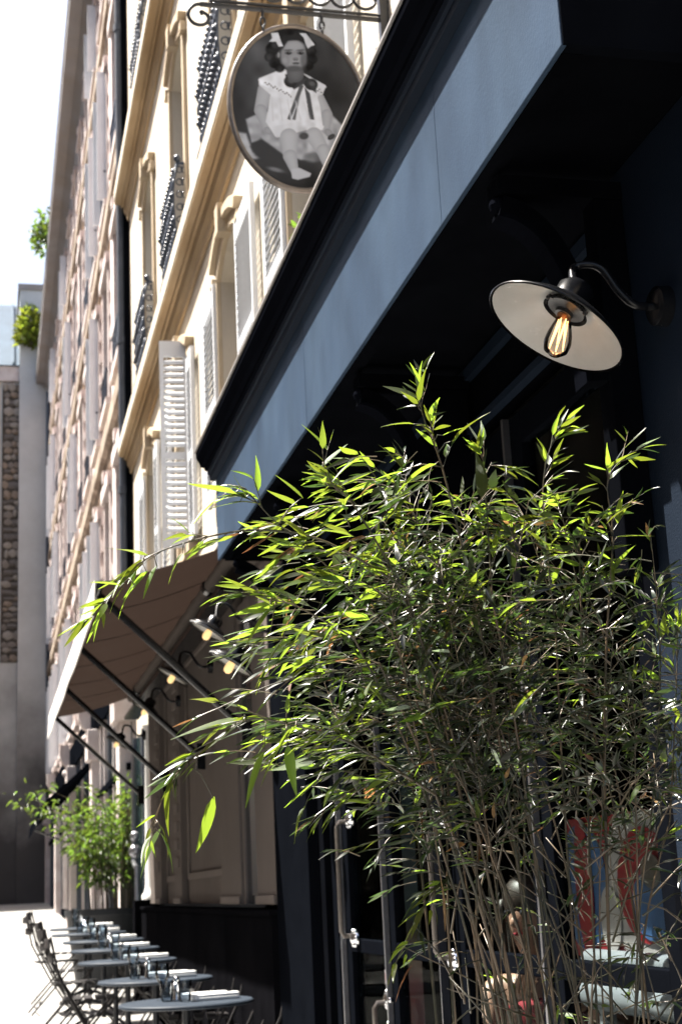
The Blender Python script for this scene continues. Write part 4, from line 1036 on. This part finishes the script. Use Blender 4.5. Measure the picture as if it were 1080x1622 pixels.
# ------------------------------------------------------------ far potted bamboo
FP = thing('potted_bamboo', (1.27, 17.0, gz(17)), 'far potted bamboo, out of focus, in a wide dark planter behind the tables', 'plant')
MB().lathe([(.001, 0), (.36, 0), (.46, .72), (.48, .74), (.48, .8), (.44, .8), (.43, .74), (.001, .73)], (1.27, 17.0, gz(17)), n=32).build('planter', M['pot'], FP, smooth=True)
f = Foliage(UNIT); stm = MB()
for k in range(46):
    a = random.uniform(0, 6.28); r_ = .3 * math.sqrt(random.random()); b0 = Vector((1.30 + r_ * math.cos(a), 17 + r_ * math.sin(a), 1.3))
    ht = random.uniform(.9, 2.1); lean = Vector((math.cos(a) * .36 * random.random(), math.sin(a) * .3, 0)) + Vector((-.05, 0, 0))
    if k < 5: lean = Vector((-.50 - .04 * k, -.1, 0)); ht = 1.5 + .1 * k
    pts = [b0 + Vector((0, 0, ht * t)) + lean * t * t * (1 + .4 * t) - Vector((0, 0, .28 * t ** 4 * ht)) for t in [j / 8 for j in range(9)]]
    stm.tube(pts, [.008 - .0007 * j for j in range(9)], 4)
    for q in range(44):
        t = random.uniform(.3, 1); i = min(7, int(t * 8)); p = pts[i].lerp(pts[i + 1], t * 8 - i)
        side = Vector((rng.normal(), rng.normal(), -.1 + .4 * rng.normal())).normalized()
        p = p + side * random.uniform(.02, .16)
        f.add(p, side + Vector((0, 0, -.3)), random.uniform(.06, .11), random.uniform(.008, .013), random.uniform(-.9, .9))
f.build('foliage', M['shrub'], FP); stm.build('stem', M['culm'], FP)

# ------------------------------------------------------------ foreground bamboo
BB = thing('potted_bamboo', (.97, 2.5, .08), 'large foreground potted bamboo with thin culms and backlit yellow-green leaves', 'plant')
bx, by = .97, 2.5
MB().box(bx - .32, bx + .32, by - .2, by + .2, .085, .6).box(bx - .335, bx + .335, by - .215, by + .215, .56, .615).build('planter', M['pot'], BB, bevel=.008)
MB().box(bx - .3, bx + .3, by - .18, by + .18, .605, .622).build('soil', M['soil'], BB)
HERO_B= [[(0.672, 2.36, 1.982), (0.545, 2.36, 2.058), (0.439, 2.36, 2.079), (0.343, 2.36, 2.067), (0.249, 2.36, 2.035), (0.203, 2.36, 1.991), (0.157, 2.36, 1.936)], [(0.622, 2.36, 1.854), (0.514, 2.36, 1.835), (0.44, 2.36, 1.821), (0.346, 2.36, 1.782)], [(0.705, 2.36, 1.636), (0.572, 2.36, 1.721), (0.479, 2.36, 1.753), (0.397, 2.36, 1.765), (0.324, 2.36, 1.717), (0.273, 2.36, 1.669), (0.242, 2.36, 1.593)], [(0.646, 2.36, 1.907), (0.523, 2.36, 2.036), (0.45, 2.36, 2.1), (0.409, 2.36, 2.149)], [(0.652, 2.36, 2.015), (0.592, 2.36, 2.124), (0.55, 2.36, 2.168), (0.542, 2.36, 2.223)], [(0.806, 2.42, 2.028), (0.772, 2.42, 2.211), (0.743, 2.42, 2.305), (0.738, 2.42, 2.376)], [(0.84, 2.398, 1.967), (0.842, 2.398, 2.137), (0.843, 2.398, 2.229)], [(0.971, 2.447, 1.92), (0.967, 2.447, 2.151), (0.985, 2.447, 2.247), (1.009, 2.447, 2.284)], [(1.05, 2.406, 1.912), (1.078, 2.406, 2.083), (1.079, 2.406, 2.189), (1.131, 2.406, 2.244)], [(1.092, 2.391, 1.583), (1.132, 2.391, 1.797), (1.144, 2.391, 1.965), (1.144, 2.391, 2.08)], [(1.154, 2.448, 1.583), (1.19, 2.448, 1.804), (1.205, 2.448, 1.918)], [(0.809, 2.536, 1.546), (0.703, 2.536, 1.68), (0.611, 2.536, 1.661), (0.53, 2.536, 1.61)], [(0.581, 2.36, 1.897), (0.487, 2.36, 1.95), (0.445, 2.36, 1.961), (0.403, 2.36, 1.977)], [(0.82, 2.516, 1.471), (0.754, 2.516, 1.495), (0.705, 2.516, 1.435), (0.656, 2.516, 1.356)], [(0.915, 2.51, 1.257), (0.807, 2.51, 1.327), (0.679, 2.51, 1.395)]]
HERO_L= [((0.242, 2.341, 2.031), (0.177, 2.343, 2.049)), ((0.197, 2.344, 1.982), (0.146, 2.331, 1.987)), ((0.221, 2.335, 1.983), (0.185, 2.324, 1.935)), ((0.194, 2.376, 1.981), (0.139, 2.39, 1.932)), ((0.313, 2.37, 2.075), (0.289, 2.382, 2.11)), ((0.389, 2.34, 2.135), (0.305, 2.332, 2.143)), ((0.4, 2.361, 2.127), (0.346, 2.371, 2.122)), ((0.543, 2.373, 2.193), (0.594, 2.388, 2.244)), ((0.404, 2.334, 2.126), (0.387, 2.339, 2.168)), ((0.445, 2.364, 1.953), (0.363, 2.364, 1.999)), ((0.441, 2.339, 1.947), (0.37, 2.338, 1.934)), ((0.438, 2.334, 1.941), (0.399, 2.352, 1.889)), ((0.394, 2.373, 1.767), (0.277, 2.375, 1.748)), ((0.392, 2.345, 1.762), (0.312, 2.361, 1.717)), ((0.278, 2.359, 1.679), (0.249, 2.374, 1.598)), ((0.26, 2.372, 1.602), (0.22, 2.373, 1.529)), ((0.341, 2.351, 1.645), (0.322, 2.355, 1.559)), ((0.256, 2.352, 1.592), (0.283, 2.338, 1.535)), ((0.253, 2.345, 1.606), (0.279, 2.358, 1.562)), ((0.519, 2.332, 1.625), (0.478, 2.314, 1.58)), ((0.718, 2.361, 2.313), (0.731, 2.353, 2.377)), ((0.774, 2.357, 2.239), (0.828, 2.356, 2.3)), ((0.819, 2.347, 2.134), (0.832, 2.367, 2.227)), ((0.699, 2.34, 2.243), (0.627, 2.336, 2.224)), ((0.701, 2.34, 2.264), (0.646, 2.345, 2.269)), ((0.712, 2.344, 2.302), (0.68, 2.338, 2.324)), ((1.063, 2.367, 2.199), (1.115, 2.36, 2.233)), ((1.056, 2.358, 2.193), (1.023, 2.374, 2.205)), ((0.94, 2.335, 2.21), (0.96, 2.318, 2.251)), ((0.984, 2.341, 2.187), (1.019, 2.352, 2.226)), ((0.632, 2.361, 2.05), (0.627, 2.35, 2.091)), ((0.637, 2.347, 2.046), (0.655, 2.334, 2.079)), ((0.463, 2.353, 1.773), (0.458, 2.335, 1.806)), ((0.758, 2.365, 2.252), (0.814, 2.381, 2.28)), ((0.69, 2.378, 2.192), (0.654, 2.387, 2.243)), ((0.748, 2.378, 2.204), (0.661, 2.359, 2.169)), ((0.502, 2.344, 2.13), (0.464, 2.363, 2.173)), ((0.496, 2.369, 2.125), (0.442, 2.365, 2.143)), ((0.576, 2.377, 2.162), (0.646, 2.382, 2.192)), ((0.894, 2.371, 2.176), (0.859, 2.363, 2.208)), ((1.039, 2.34, 2.09), (1.093, 2.337, 2.141)), ((1.053, 2.337, 2.066), (1.123, 2.332, 2.071)), ((1.141, 2.378, 1.985), (1.188, 2.371, 2.007)), ((1.113, 2.33, 1.876), (1.142, 2.312, 1.864)), ((0.687, 2.338, 2.142), (0.634, 2.35, 2.122)), ((0.441, 2.348, 1.907), (0.386, 2.34, 1.844)), ((0.459, 2.335, 1.894), (0.408, 2.354, 1.82)), ((0.477, 2.351, 1.753), (0.401, 2.34, 1.674)), ((0.421, 2.333, 1.712), (0.38, 2.315, 1.633)), ((0.458, 2.338, 1.721), (0.467, 2.346, 1.642)), ((0.568, 2.337, 1.749), (0.609, 2.319, 1.817)), ((0.592, 2.355, 1.823), (0.635, 2.344, 1.779)), ((0.572, 2.38, 1.639), (0.611, 2.365, 1.644)), ((0.655, 2.356, 1.559), (0.671, 2.367, 1.572)), ((0.612, 2.35, 1.36), (0.64, 2.37, 1.382)), ((0.243, 2.354, 2.007), (0.201, 2.344, 1.954)), ((0.258, 2.351, 2.017), (0.23, 2.332, 1.967)), ((0.3, 2.351, 2.038), (0.269, 2.341, 1.994)), ((0.363, 2.374, 2.136), (0.316, 2.388, 2.095)), ((0.537, 2.355, 1.896), (0.465, 2.336, 1.904)), ((0.548, 2.343, 1.979), (0.473, 2.332, 2.003)), ((0.511, 2.34, 1.863), (0.445, 2.33, 1.84)), ((0.504, 2.373, 2.05), (0.438, 2.359, 2.059)), ((0.582, 2.333, 2.062), (0.523, 2.35, 2.088))]

POLY = [(.50, 2.13), (.60, 2.17), (.68, 2.24), (.76, 2.30), (.83, 2.20), (.90, 2.16), (1.02, 2.18), (1.11, 2.13), (1.17, 2.02), (1.24, 1.86), (1.27, 1.2), (.82, 1.22), (.74, 1.50), (.64, 1.62), (.52, 1.68), (.45, 1.72), (.52, 1.84), (.47, 1.92), (.55, 2.02)]
def inside(x, z):
    r_ = False
    for i in range(len(POLY)):
        x1, z1 = POLY[i]; x2, z2 = POLY[(i + 1) % len(POLY)]
        if (z1 > z) != (z2 > z) and x < (x2 - x1) * (z - z1) / (z2 - z1) + x1: r_ = not r_
    return r_
def crspline(pts, n=6):
    P = [Vector(p) for p in pts]; out = []
    for i in range(len(P) - 1):
        a = P[max(i - 1, 0)]; b = P[i]; c = P[i + 1]; d = P[min(i + 2, len(P) - 1)]
        for k in range(n):
            u = k / n; out.append(.5 * ((2 * b) + (c - a) * u + (2 * a - 5 * b + 4 * c - d) * u * u + (3 * b - a - 3 * c + d) * u ** 3))
    out.append(P[-1]); return out
LM = {}
for nm, mt in (('a', 'leafhero'), ('b', 'leaf'), ('c', 'leafdry'), ('d', 'leafpale')):
    LM[nm] = [leaf_mesh('leaf', .1, w_, dr, fo, 6, M[mt], tw, bd) for w_, dr, fo, tw, bd in ((.0080, .06, .35, .3, .05), (.0068, .16, .6, -.5, -.08), (.0092, -.05, .25, .7, .1), (.0062, .26, .5, 1.1, -.05), (.0074, .02, .9, .2, .14), (.0088, .10, .15, -.9, .0))]
allleaf = []     # (size, pos, dir, L, roll, kind)
NL = 0
def place_leaf(p, d, L, roll, kind, wscale=1):
    allleaf.append((L, Vector(p), Vector(d), roll, kind, wscale))
culm_paths = []
def culm(path, r0=.0045, name='stem', m='culm', nodes=True):
    mb = MB(); n_ = len(path)
    rad = [max(.0009, r0 * (1 - .8 * i / (n_ - 1))) for i in range(n_)]
    mb.tube(path, rad, 6)
    if nodes:
        acc = 0
        for i in range(1, n_ - 1):
            acc += (path[i] - path[i - 1]).length
            if acc > .11:
                acc = 0; t = (path[i + 1] - path[i]).normalized(); mb.lathe([(rad[i], -.003), (rad[i] * 1.35, 0), (rad[i], .003)], path[i], t, 6)
    return mb.build(name, M[m], BB, smooth=True)
def twig_cluster(p, d, ln, nl, tm, lmin=.035, lmax=.085, kind=None, droop=.35):
    d = Vector(d).normalized(); pts = [Vector(p)]; q = Vector(p); dd = d.copy()
    for i in range(4):
        dd = (dd + Vector((rng.normal() * .12, rng.normal() * .12, -droop * .25))).normalized(); q = q + dd * ln / 4; pts.append(q.copy())
    tm.tube(pts, [.0013, .0011, .0009, .0007, .0005], 3, cap=False)
    for i in range(nl):
        t = .3 + .7 * (i + .5) / nl; k = min(3, int(t * 4)); pp = pts[k].lerp(pts[k + 1], t * 4 - k)
        side = dd.orthogonal().normalized(); side = Matrix.Rotation(random.uniform(0, 6.28), 3, dd) @ side; side.z *= .45
        ld = (dd * (.9 if i < nl - 1 else 2) + side * random.uniform(.3, .75) + Vector((-.22, 0, -random.uniform(.0, .4) * droop * 2))).normalized(); ld.z *= .75
        L = random.uniform(lmin, lmax) * (.66 if i % 3 else .95)
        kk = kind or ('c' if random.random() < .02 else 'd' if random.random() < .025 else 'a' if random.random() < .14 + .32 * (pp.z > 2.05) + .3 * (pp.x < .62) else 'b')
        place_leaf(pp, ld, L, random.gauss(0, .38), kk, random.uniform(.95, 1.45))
twm = MB()
# tall culms from the pot
tops = []
for b in HERO_B:
    path = crspline(b, 5); st0 = Vector(b[0]); root = Vector((bx + (st0.x - bx) * .35 + random.uniform(-.05, .05), by + random.uniform(-.08, .08), .61))
    low = st0.z
    pre = crspline([root, root + Vector(((st0.x - root.x) * .08, 0, (low - .61) * .4)), Vector((root.x + (st0.x - root.x) * .55, (root.y + st0.y) / 2, .61 + (low - .61) * .8)), st0], 5)
    full = pre[:-1] + path
    culm(full, random.uniform(.0026, .0036)); tops.append(path)
    seg = [(path[i], path[i + 1]) for i in range(len(path) - 1)]
    nT = int(sum((q - p).length for p, q in seg) / .023)
    for k in range(nT):
        i = random.randrange(len(seg)); p = seg[i][0].lerp(seg[i][1], random.random()); d = (seg[i][1] - seg[i][0]).normalized()
        tip = i / len(seg)
        side = Matrix.Rotation(random.uniform(0, 6.28), 3, d) @ d.orthogonal().normalized(); side.y *= .6
        if st0.z < 1.35: continue
        twig_cluster(p, d * (.8 + tip) + side * .55, random.uniform(.02, .06), random.randint(2, 3), twm, .035, .075, 'a' if random.random() < .6 else None, .3)
for k in range(28):
    a = random.uniform(0, 6.28); r_ = math.sqrt(random.random()); root = Vector((bx + .27 * r_ * math.cos(a), by + .16 * r_ * math.sin(a), .61))
    for _ in range(60):
        tx = random.uniform(.55, 1.26); tz = random.uniform(1.75, 2.32)
        if inside(tx, tz) and abs(tx - root.x) < .42: break
    top = Vector((tx, by + random.uniform(-.2, .22), tz))
    mid = Vector((root.x + (top.x - root.x) * .35 + random.uniform(-.02, .02), root.y + (top.y - root.y) * .3, .61 + (tz - .61) * .62))
    path = crspline([root, root.lerp(mid, .5) + Vector((0, 0, .02)), mid, mid.lerp(top, .6) + Vector((0, 0, .03)), top], 5)
    culm(path, random.uniform(.0018, .0038)); culm_paths.append(path)
    for q in range(26):
        i = random.randint(12, len(path) - 2); p = path[i].lerp(path[i + 1], random.random()); d = (path[i + 1] - path[i]).normalized()
        side = Matrix.Rotation(random.uniform(0, 6.28), 3, d) @ d.orthogonal().normalized()
        twig_cluster(p, d * .7 + side * .7 + Vector((-.15, 0, 0)), random.uniform(.05, .12), random.randint(3, 5), twm, .03, .065)
# filling twigs inside the crown
n_ = 0
while n_ < 800:
    x = random.uniform(.3, 1.3); z = random.uniform(1.22, 2.34)
    if not inside(x, z): continue
    if z < 1.62 and random.random() < (.80 if x > .84 else .75): continue
    if z > 2.1 and random.random() < .45: continue
    n_ += 1
    y = by + random.gauss(0, .13)
    dx = (x - 1.05) * 1.4 + random.gauss(-.25, .5)
    side = Vector((dx, random.gauss(0, .6), random.gauss(.1, .35)))
    lm = .035 + .045 * max(0, (1.0 - x)) + .02 * max(0, z - 1.7)
    twig_cluster((x, y, z), side, random.uniform(.05, .13), random.randint(3, 6), twm, lm * .65, lm * 1.45)
# bare side shoots low down
for k in range(70):
    p = Vector((random.uniform(.72, 1.22), by + random.uniform(-.2, .2), random.uniform(1.2, 1.6)))
    d = Vector((random.gauss(0, 1), random.gauss(0, .5), random.uniform(.2, 1.4))).normalized()
    twm.tube([p, p + d * .07 + Vector((0, 0, .01)), p + d * .15 + Vector((0, 0, .01 * rng.normal()))], [.0022, .0017, .001], 4)
    if k % 3 == 0: twig_cluster(p + d * .1, d, .05, 2, twm, .03, .055)
for (a, b) in HERO_L:
    a = Vector(a); b = Vector(b); d = b - a
    if min((q - a).length for pth in tops for q in pth) > .1: continue
    place_leaf(a, d, d.length * 1.02, random.gauss(0, .35), 'd' if a.z > 1.78 and a.z < 1.80 else 'a', random.uniform(1.25, 1.7))
    j = min((p for pth in tops for p in pth), key=lambda p: (p - a).length)
    twm.tube([j, j.lerp(a, .5) + Vector((0, 0, .008)), a + d * .04], [.0014, .0011, .0008], 3)
# sheath-like dry leaves
for p, d, L in (((.72, 2.42, 1.52), (.15, 0, -1), .10), ((.70, 2.42, 1.62), (-.1, 0, -1), .06), ((.66, 2.40, 1.37), (-.5, 0, -.6), .06), ((.81, 2.45, 1.57), (-.2, 0, -1), .055)):
    place_leaf(p, d, L, .4, 'c', 1.7)
twm.build('twig', M['twig'], BB, smooth='all')
hero = [q for q in allleaf[::-1] if False]
allleaf.sort(key=lambda q: -q[0] * (1.5 if q[4] == 'a' else 1))
big, rest = allleaf[:300], allleaf[300:]
off = WL[BB.name]
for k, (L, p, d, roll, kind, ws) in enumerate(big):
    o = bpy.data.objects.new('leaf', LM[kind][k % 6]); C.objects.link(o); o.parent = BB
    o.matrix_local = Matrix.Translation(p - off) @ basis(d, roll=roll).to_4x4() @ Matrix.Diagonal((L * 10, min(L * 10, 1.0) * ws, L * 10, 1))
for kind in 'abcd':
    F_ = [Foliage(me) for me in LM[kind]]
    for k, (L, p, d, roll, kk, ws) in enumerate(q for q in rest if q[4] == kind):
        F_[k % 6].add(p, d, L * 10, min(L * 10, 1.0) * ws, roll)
    V = []; Fc = []; c0 = 0
    for f_ in F_:
        if f_.n == 0: continue
        vv_ = np.concatenate(f_.V); V.append(vv_); Fc += [tuple(i + c0 for i in q) for q in f_.F]; c0 += len(vv_)
    if not V: continue
    me = bpy.data.meshes.new('foliage'); me.from_pydata((np.concatenate(V) - np.array(off)).tolist(), [], Fc)
    me.materials.append(M[{'a': 'leafhero', 'b': 'leaf', 'c': 'leafdry', 'd': 'leafpale'}[kind]]); me.polygons.foreach_set('use_smooth', [True] * len(me.polygons)); me.update()
    o = bpy.data.objects.new('foliage', me); C.objects.link(o); o.parent = BB; meta(o, kind='stuff')
print('LEAVES', len(allleaf))

# ------------------------------------------------------------ behind the glass: bench, painted panel, seated person
PN = thing('painted_panel', (1.92, 4.55, 1.3), 'red, white and blue painted advertising panel standing inside the window behind the bamboo', 'panel')
MB().box(1.9, 1.93, 4.0, 5.15, 1.24, 1.68).build('board', M['red'], PN)
def oval(c, ry, rz, x, m, nm):
    mb = MB(); N = 28
    pts = [(c[0] + ry * math.cos(2 * math.pi * i / N), c[1] + rz * math.sin(2 * math.pi * i / N)) for i in range(N)]
    pts = [(min(5.14, max(4.01, a)), min(1.675, max(1.245, b))) for a, b in pts]
    mb.prismx(pts, x, x + .004); return mb.build(nm, m, PN)
oval((4.25, 1.47), .26, .26, 1.894, M['offwhite'], 'painted_ring'); oval((4.22, 1.46), .2, .17, 1.888, M['red'], 'painted_disc')
oval((4.18, 1.40), .13, .10, 1.882, M['blue'], 'painted_disc'); oval((4.15, 1.5), .07, .05, 1.877, M['bronze'], 'painted_emblem')
oval((4.72, 1.46), .2, .2, 1.894, M['blue'], 'painted_ring'); oval((4.70, 1.46), .07, .22, 1.888, M['red'], 'painted_stripe')
oval((5.0, 1.44), .09, .12, 1.894, M['blue'], 'painted_disc'); oval((4.5, 1.36), .08, .1, 1.888, M['offwhite'], 'painted_disc')
BN = thing('metal_bench', (1.95, 4.1, .2), 'pale silver tubular railing inside the window at the lower right', 'railing')
for x, z, r_ in ((1.86, 1.235, .035), (1.86, 1.135, .05)):
    MB().tube([(x, 3.3, z), (x, 4.62, z)], r_, 16).build('rail', M['silver'], BN, smooth=True)
MB().box(1.84, 1.88, 3.4, 3.44, .2, 1.1).box(1.84, 1.88, 4.5, 4.54, .2, 1.1).build('post', M['silver'], BN)

def skin_chain(name, edges_pts, parent, m, sub=2):
    """edges_pts: (list of (pos, radius)), edges"""
    pts, ed = edges_pts
    me = bpy.data.meshes.new(name); off_ = WL[parent.name]
    me.from_pydata([tuple(Vector(p) - off_) for p, r_ in pts], ed, [])
    o = bpy.data.objects.new(name, me); C.objects.link(o); o.parent = parent; me.materials.append(m)
    sk = o.modifiers.new('skin', 'SKIN'); sk.use_smooth_shade = True
    for i, (p, r_) in enumerate(pts):
        rr_ = r_ if isinstance(r_, tuple) else (r_, r_)
        me.skin_vertices[0].data[i].radius = rr_
    me.skin_vertices[0].data[0].use_root = True
    s_ = o.modifiers.new('sub', 'SUBSURF'); s_.levels = sub; s_.render_levels = sub
    return o
px, py, pz = 1.95, 5.30, .16
PE = thing('person', (px, py, pz), 'seated person in a red sleeveless top with dark hair, half hidden behind the bamboo stems', 'person')
pel = Vector((px, py, .70))
B_ = [(pel, (.15, .11)), (pel + Vector((-.02, -.02, .20)), (.125, .09)), (pel + Vector((-.04, -.05, .40)), (.14, .09)), (pel + Vector((-.045, -.06, .475)), (.06, .055)), (pel + Vector((-.06, -.085, .54)), (.048, .048)),
      (pel + Vector((-.085, -.12, .60)), (.072, .075)), (pel + Vector((-.10, -.14, .67)), (.078, .085)), (pel + Vector((-.10, -.135, .735)), (.055, .06))]
E_ = [(i, i + 1) for i in range(7)]
def arm(sh, el_, wr, k0, src=3):
    B_.append((pel + Vector(sh), .052)); B_.append((pel + Vector(el_), .038)); B_.append((pel + Vector(wr), .026)); n0 = len(B_)
    E_.extend([(src - 1, n0 - 3), (n0 - 3, n0 - 2), (n0 - 2, n0 - 1)])
arm((.14, -.13, .42), (.20, -.34, .24), (-.02, -.46, .36), 0); arm((-.20, .02, .42), (-.30, -.14, .20), (-.22, -.34, .38), 0)
for s_, kn, an in ((-1, (-.30, -.40, .03), (-.30, -.42, -.43)), (1, (-.05, -.46, .03), (-.08, -.44, -.43))):
    B_.append((pel + Vector(kn), .065)); B_.append((pel + Vector(an), .04)); B_.append((pel + Vector(an) + Vector((-.04, -.13, -.035)), .035)); n0 = len(B_)
    E_.extend([(0, n0 - 3), (n0 - 3, n0 - 2), (n0 - 2, n0 - 1)])
body = skin_chain('body', (B_, E_), PE, M['skin'])
# shirt, trousers follow the body
skin_chain('red_top', ([(pel + Vector((0, 0, .0)), (.19, .15)), (pel + Vector((-.02, -.02, .18)), (.175, .14)), (pel + Vector((-.04, -.05, .34)), (.19, .14)), (pel + Vector((-.043, -.055, .41)), (.15, .12))], [(0, 1), (1, 2), (2, 3)]), PE, M['redcloth'])
skin_chain('trousers', ([(pel, (.165, .125)), (pel + Vector((-.30, -.40, .03)), .078), (pel + Vector((-.30, -.42, -.40)), .055), (pel + Vector((-.05, -.46, .03)), .078), (pel + Vector((-.08, -.44, -.40)), .055)], [(0, 1), (1, 2), (0, 3), (3, 4)]), PE, M['darkcloth'])
for wrp, dv in (((-.02, -.46, .36), Vector((-.6, -.2, .7))), ((-.22, -.34, .38), Vector((.2, -.3, .9)))):
    w0 = pel + Vector(wrp); dv.normalize(); sd = dv.cross(Vector((0, -1, .3))).normalized()
    for k in range(4):
        b0 = w0 + dv * .07 + sd * (.018 * (k - 1.5)); cu = Vector((0, -.5, -.3))
        L_ = (.068, .078, .072, .056)[k]
        skin_chain('finger', ([(w0 + dv * .02 + sd * .01 * (k - 1.5), .013), (b0, .0105), (b0 + dv * L_ * .5 + cu * .01, .0088), (b0 + dv * L_ * .8 + cu * .04, .0078)], [(0, 1), (1, 2), (2, 3)]), PE, M['skin'], 1)
    skin_chain('thumb', ([(w0 + dv * .02, .014), (w0 + dv * .045 - sd * .035, .012), (w0 + dv * .075 - sd * .045, .010)], [(0, 1), (1, 2)]), PE, M['skin'], 1)
hc = pel + Vector((-.10, -.138, .675)); fd = Vector((-.75, -.62, -.2)).normalized(); rt = fd.cross(Vector((0, 0, 1))).normalized(); up_ = rt.cross(fd)
hm = MB(); hm.ball(hc + up_ * .02 - fd * .022, .105, 10, (1, 1, 1.12)) if False else None
h = MB()
for k in range(90):
    a = random.uniform(0, math.pi); ph = random.uniform(-1.9, 1.9)
    dirv = (-fd * math.cos(ph) + rt * math.sin(ph)) * math.sin(a * .5 + .1) + up_ * math.cos(a * .5 + .1)
    p0 = hc + dirv.normalized() * .095; h.tube([p0, p0 + dirv * .012 - Vector((0, 0, .05)), p0 + dirv * .004 - Vector((0, 0, random.uniform(.09, .2)))], [.013, .012, .005], 5)
h.ball(hc - fd * .036 + up_ * .034, .1, 10)
h.build('hair', M['hair'], PE, smooth='all')
fc = MB(); fc.ball(hc + fd * .092 - up_ * .01, .015, 6, (1, 1, 1.3))
for s_ in (-1, 1): fc.ball(hc + rt * .082 * s_ - up_ * .01, .02, 6)
fc.build('nose_and_ears', M['skin'], PE, smooth='all')
ey_ = MB()
for s_ in (-1, 1): ey_.ball(hc + fd * .078 + rt * .032 * s_ + up_ * .02, .011, 6)
ey_.build('eyes', M['darkcloth'], PE, smooth='all')
mo = MB(); mo.ball(hc + fd * .08 - up_ * .052, .018, 6, (1, 1, .4)); mo.build('mouth', M['redcloth'], PE, smooth='all')
ST = thing('stool', (px, py, pz), 'dark stool under the seated person in the red top', 'stool')
MB().lathe([(.001, .40), (.17, .40), (.175, .43), (.17, .455), (.001, .46)], (px, py, pz - .02), n=24).build('seat', M['darkwood'], ST, smooth=True)
for k in range(4):
    a = math.pi / 4 + math.pi / 2 * k; MB().tube([(px + .13 * math.cos(a), py + .13 * math.sin(a), pz + .39), (px + .18 * math.cos(a), py + .18 * math.sin(a), pz)], .014, 6).build('leg', M['darkwood'], ST, smooth=True)
IT = thing('bar_table', (1.78, 5.0, .2), 'dark table in front of the seated person inside the window', 'table')
MB().box(1.62, 2.0, 4.75, 5.15, .88, .91).build('tabletop', M['darkwood'], IT)
MB().box(1.80, 1.85, 4.93, 4.98, .2, .88).build('leg', M['darkwood'], IT)
for m_ in list(bpy.data.meshes):
    if m_.users == 0: bpy.data.meshes.remove(m_)
for o in list(bpy.data.objects):
    if o.name not in sc.objects and o.users <= 1:
        try: bpy.data.objects.remove(o)
        except Exception: pass
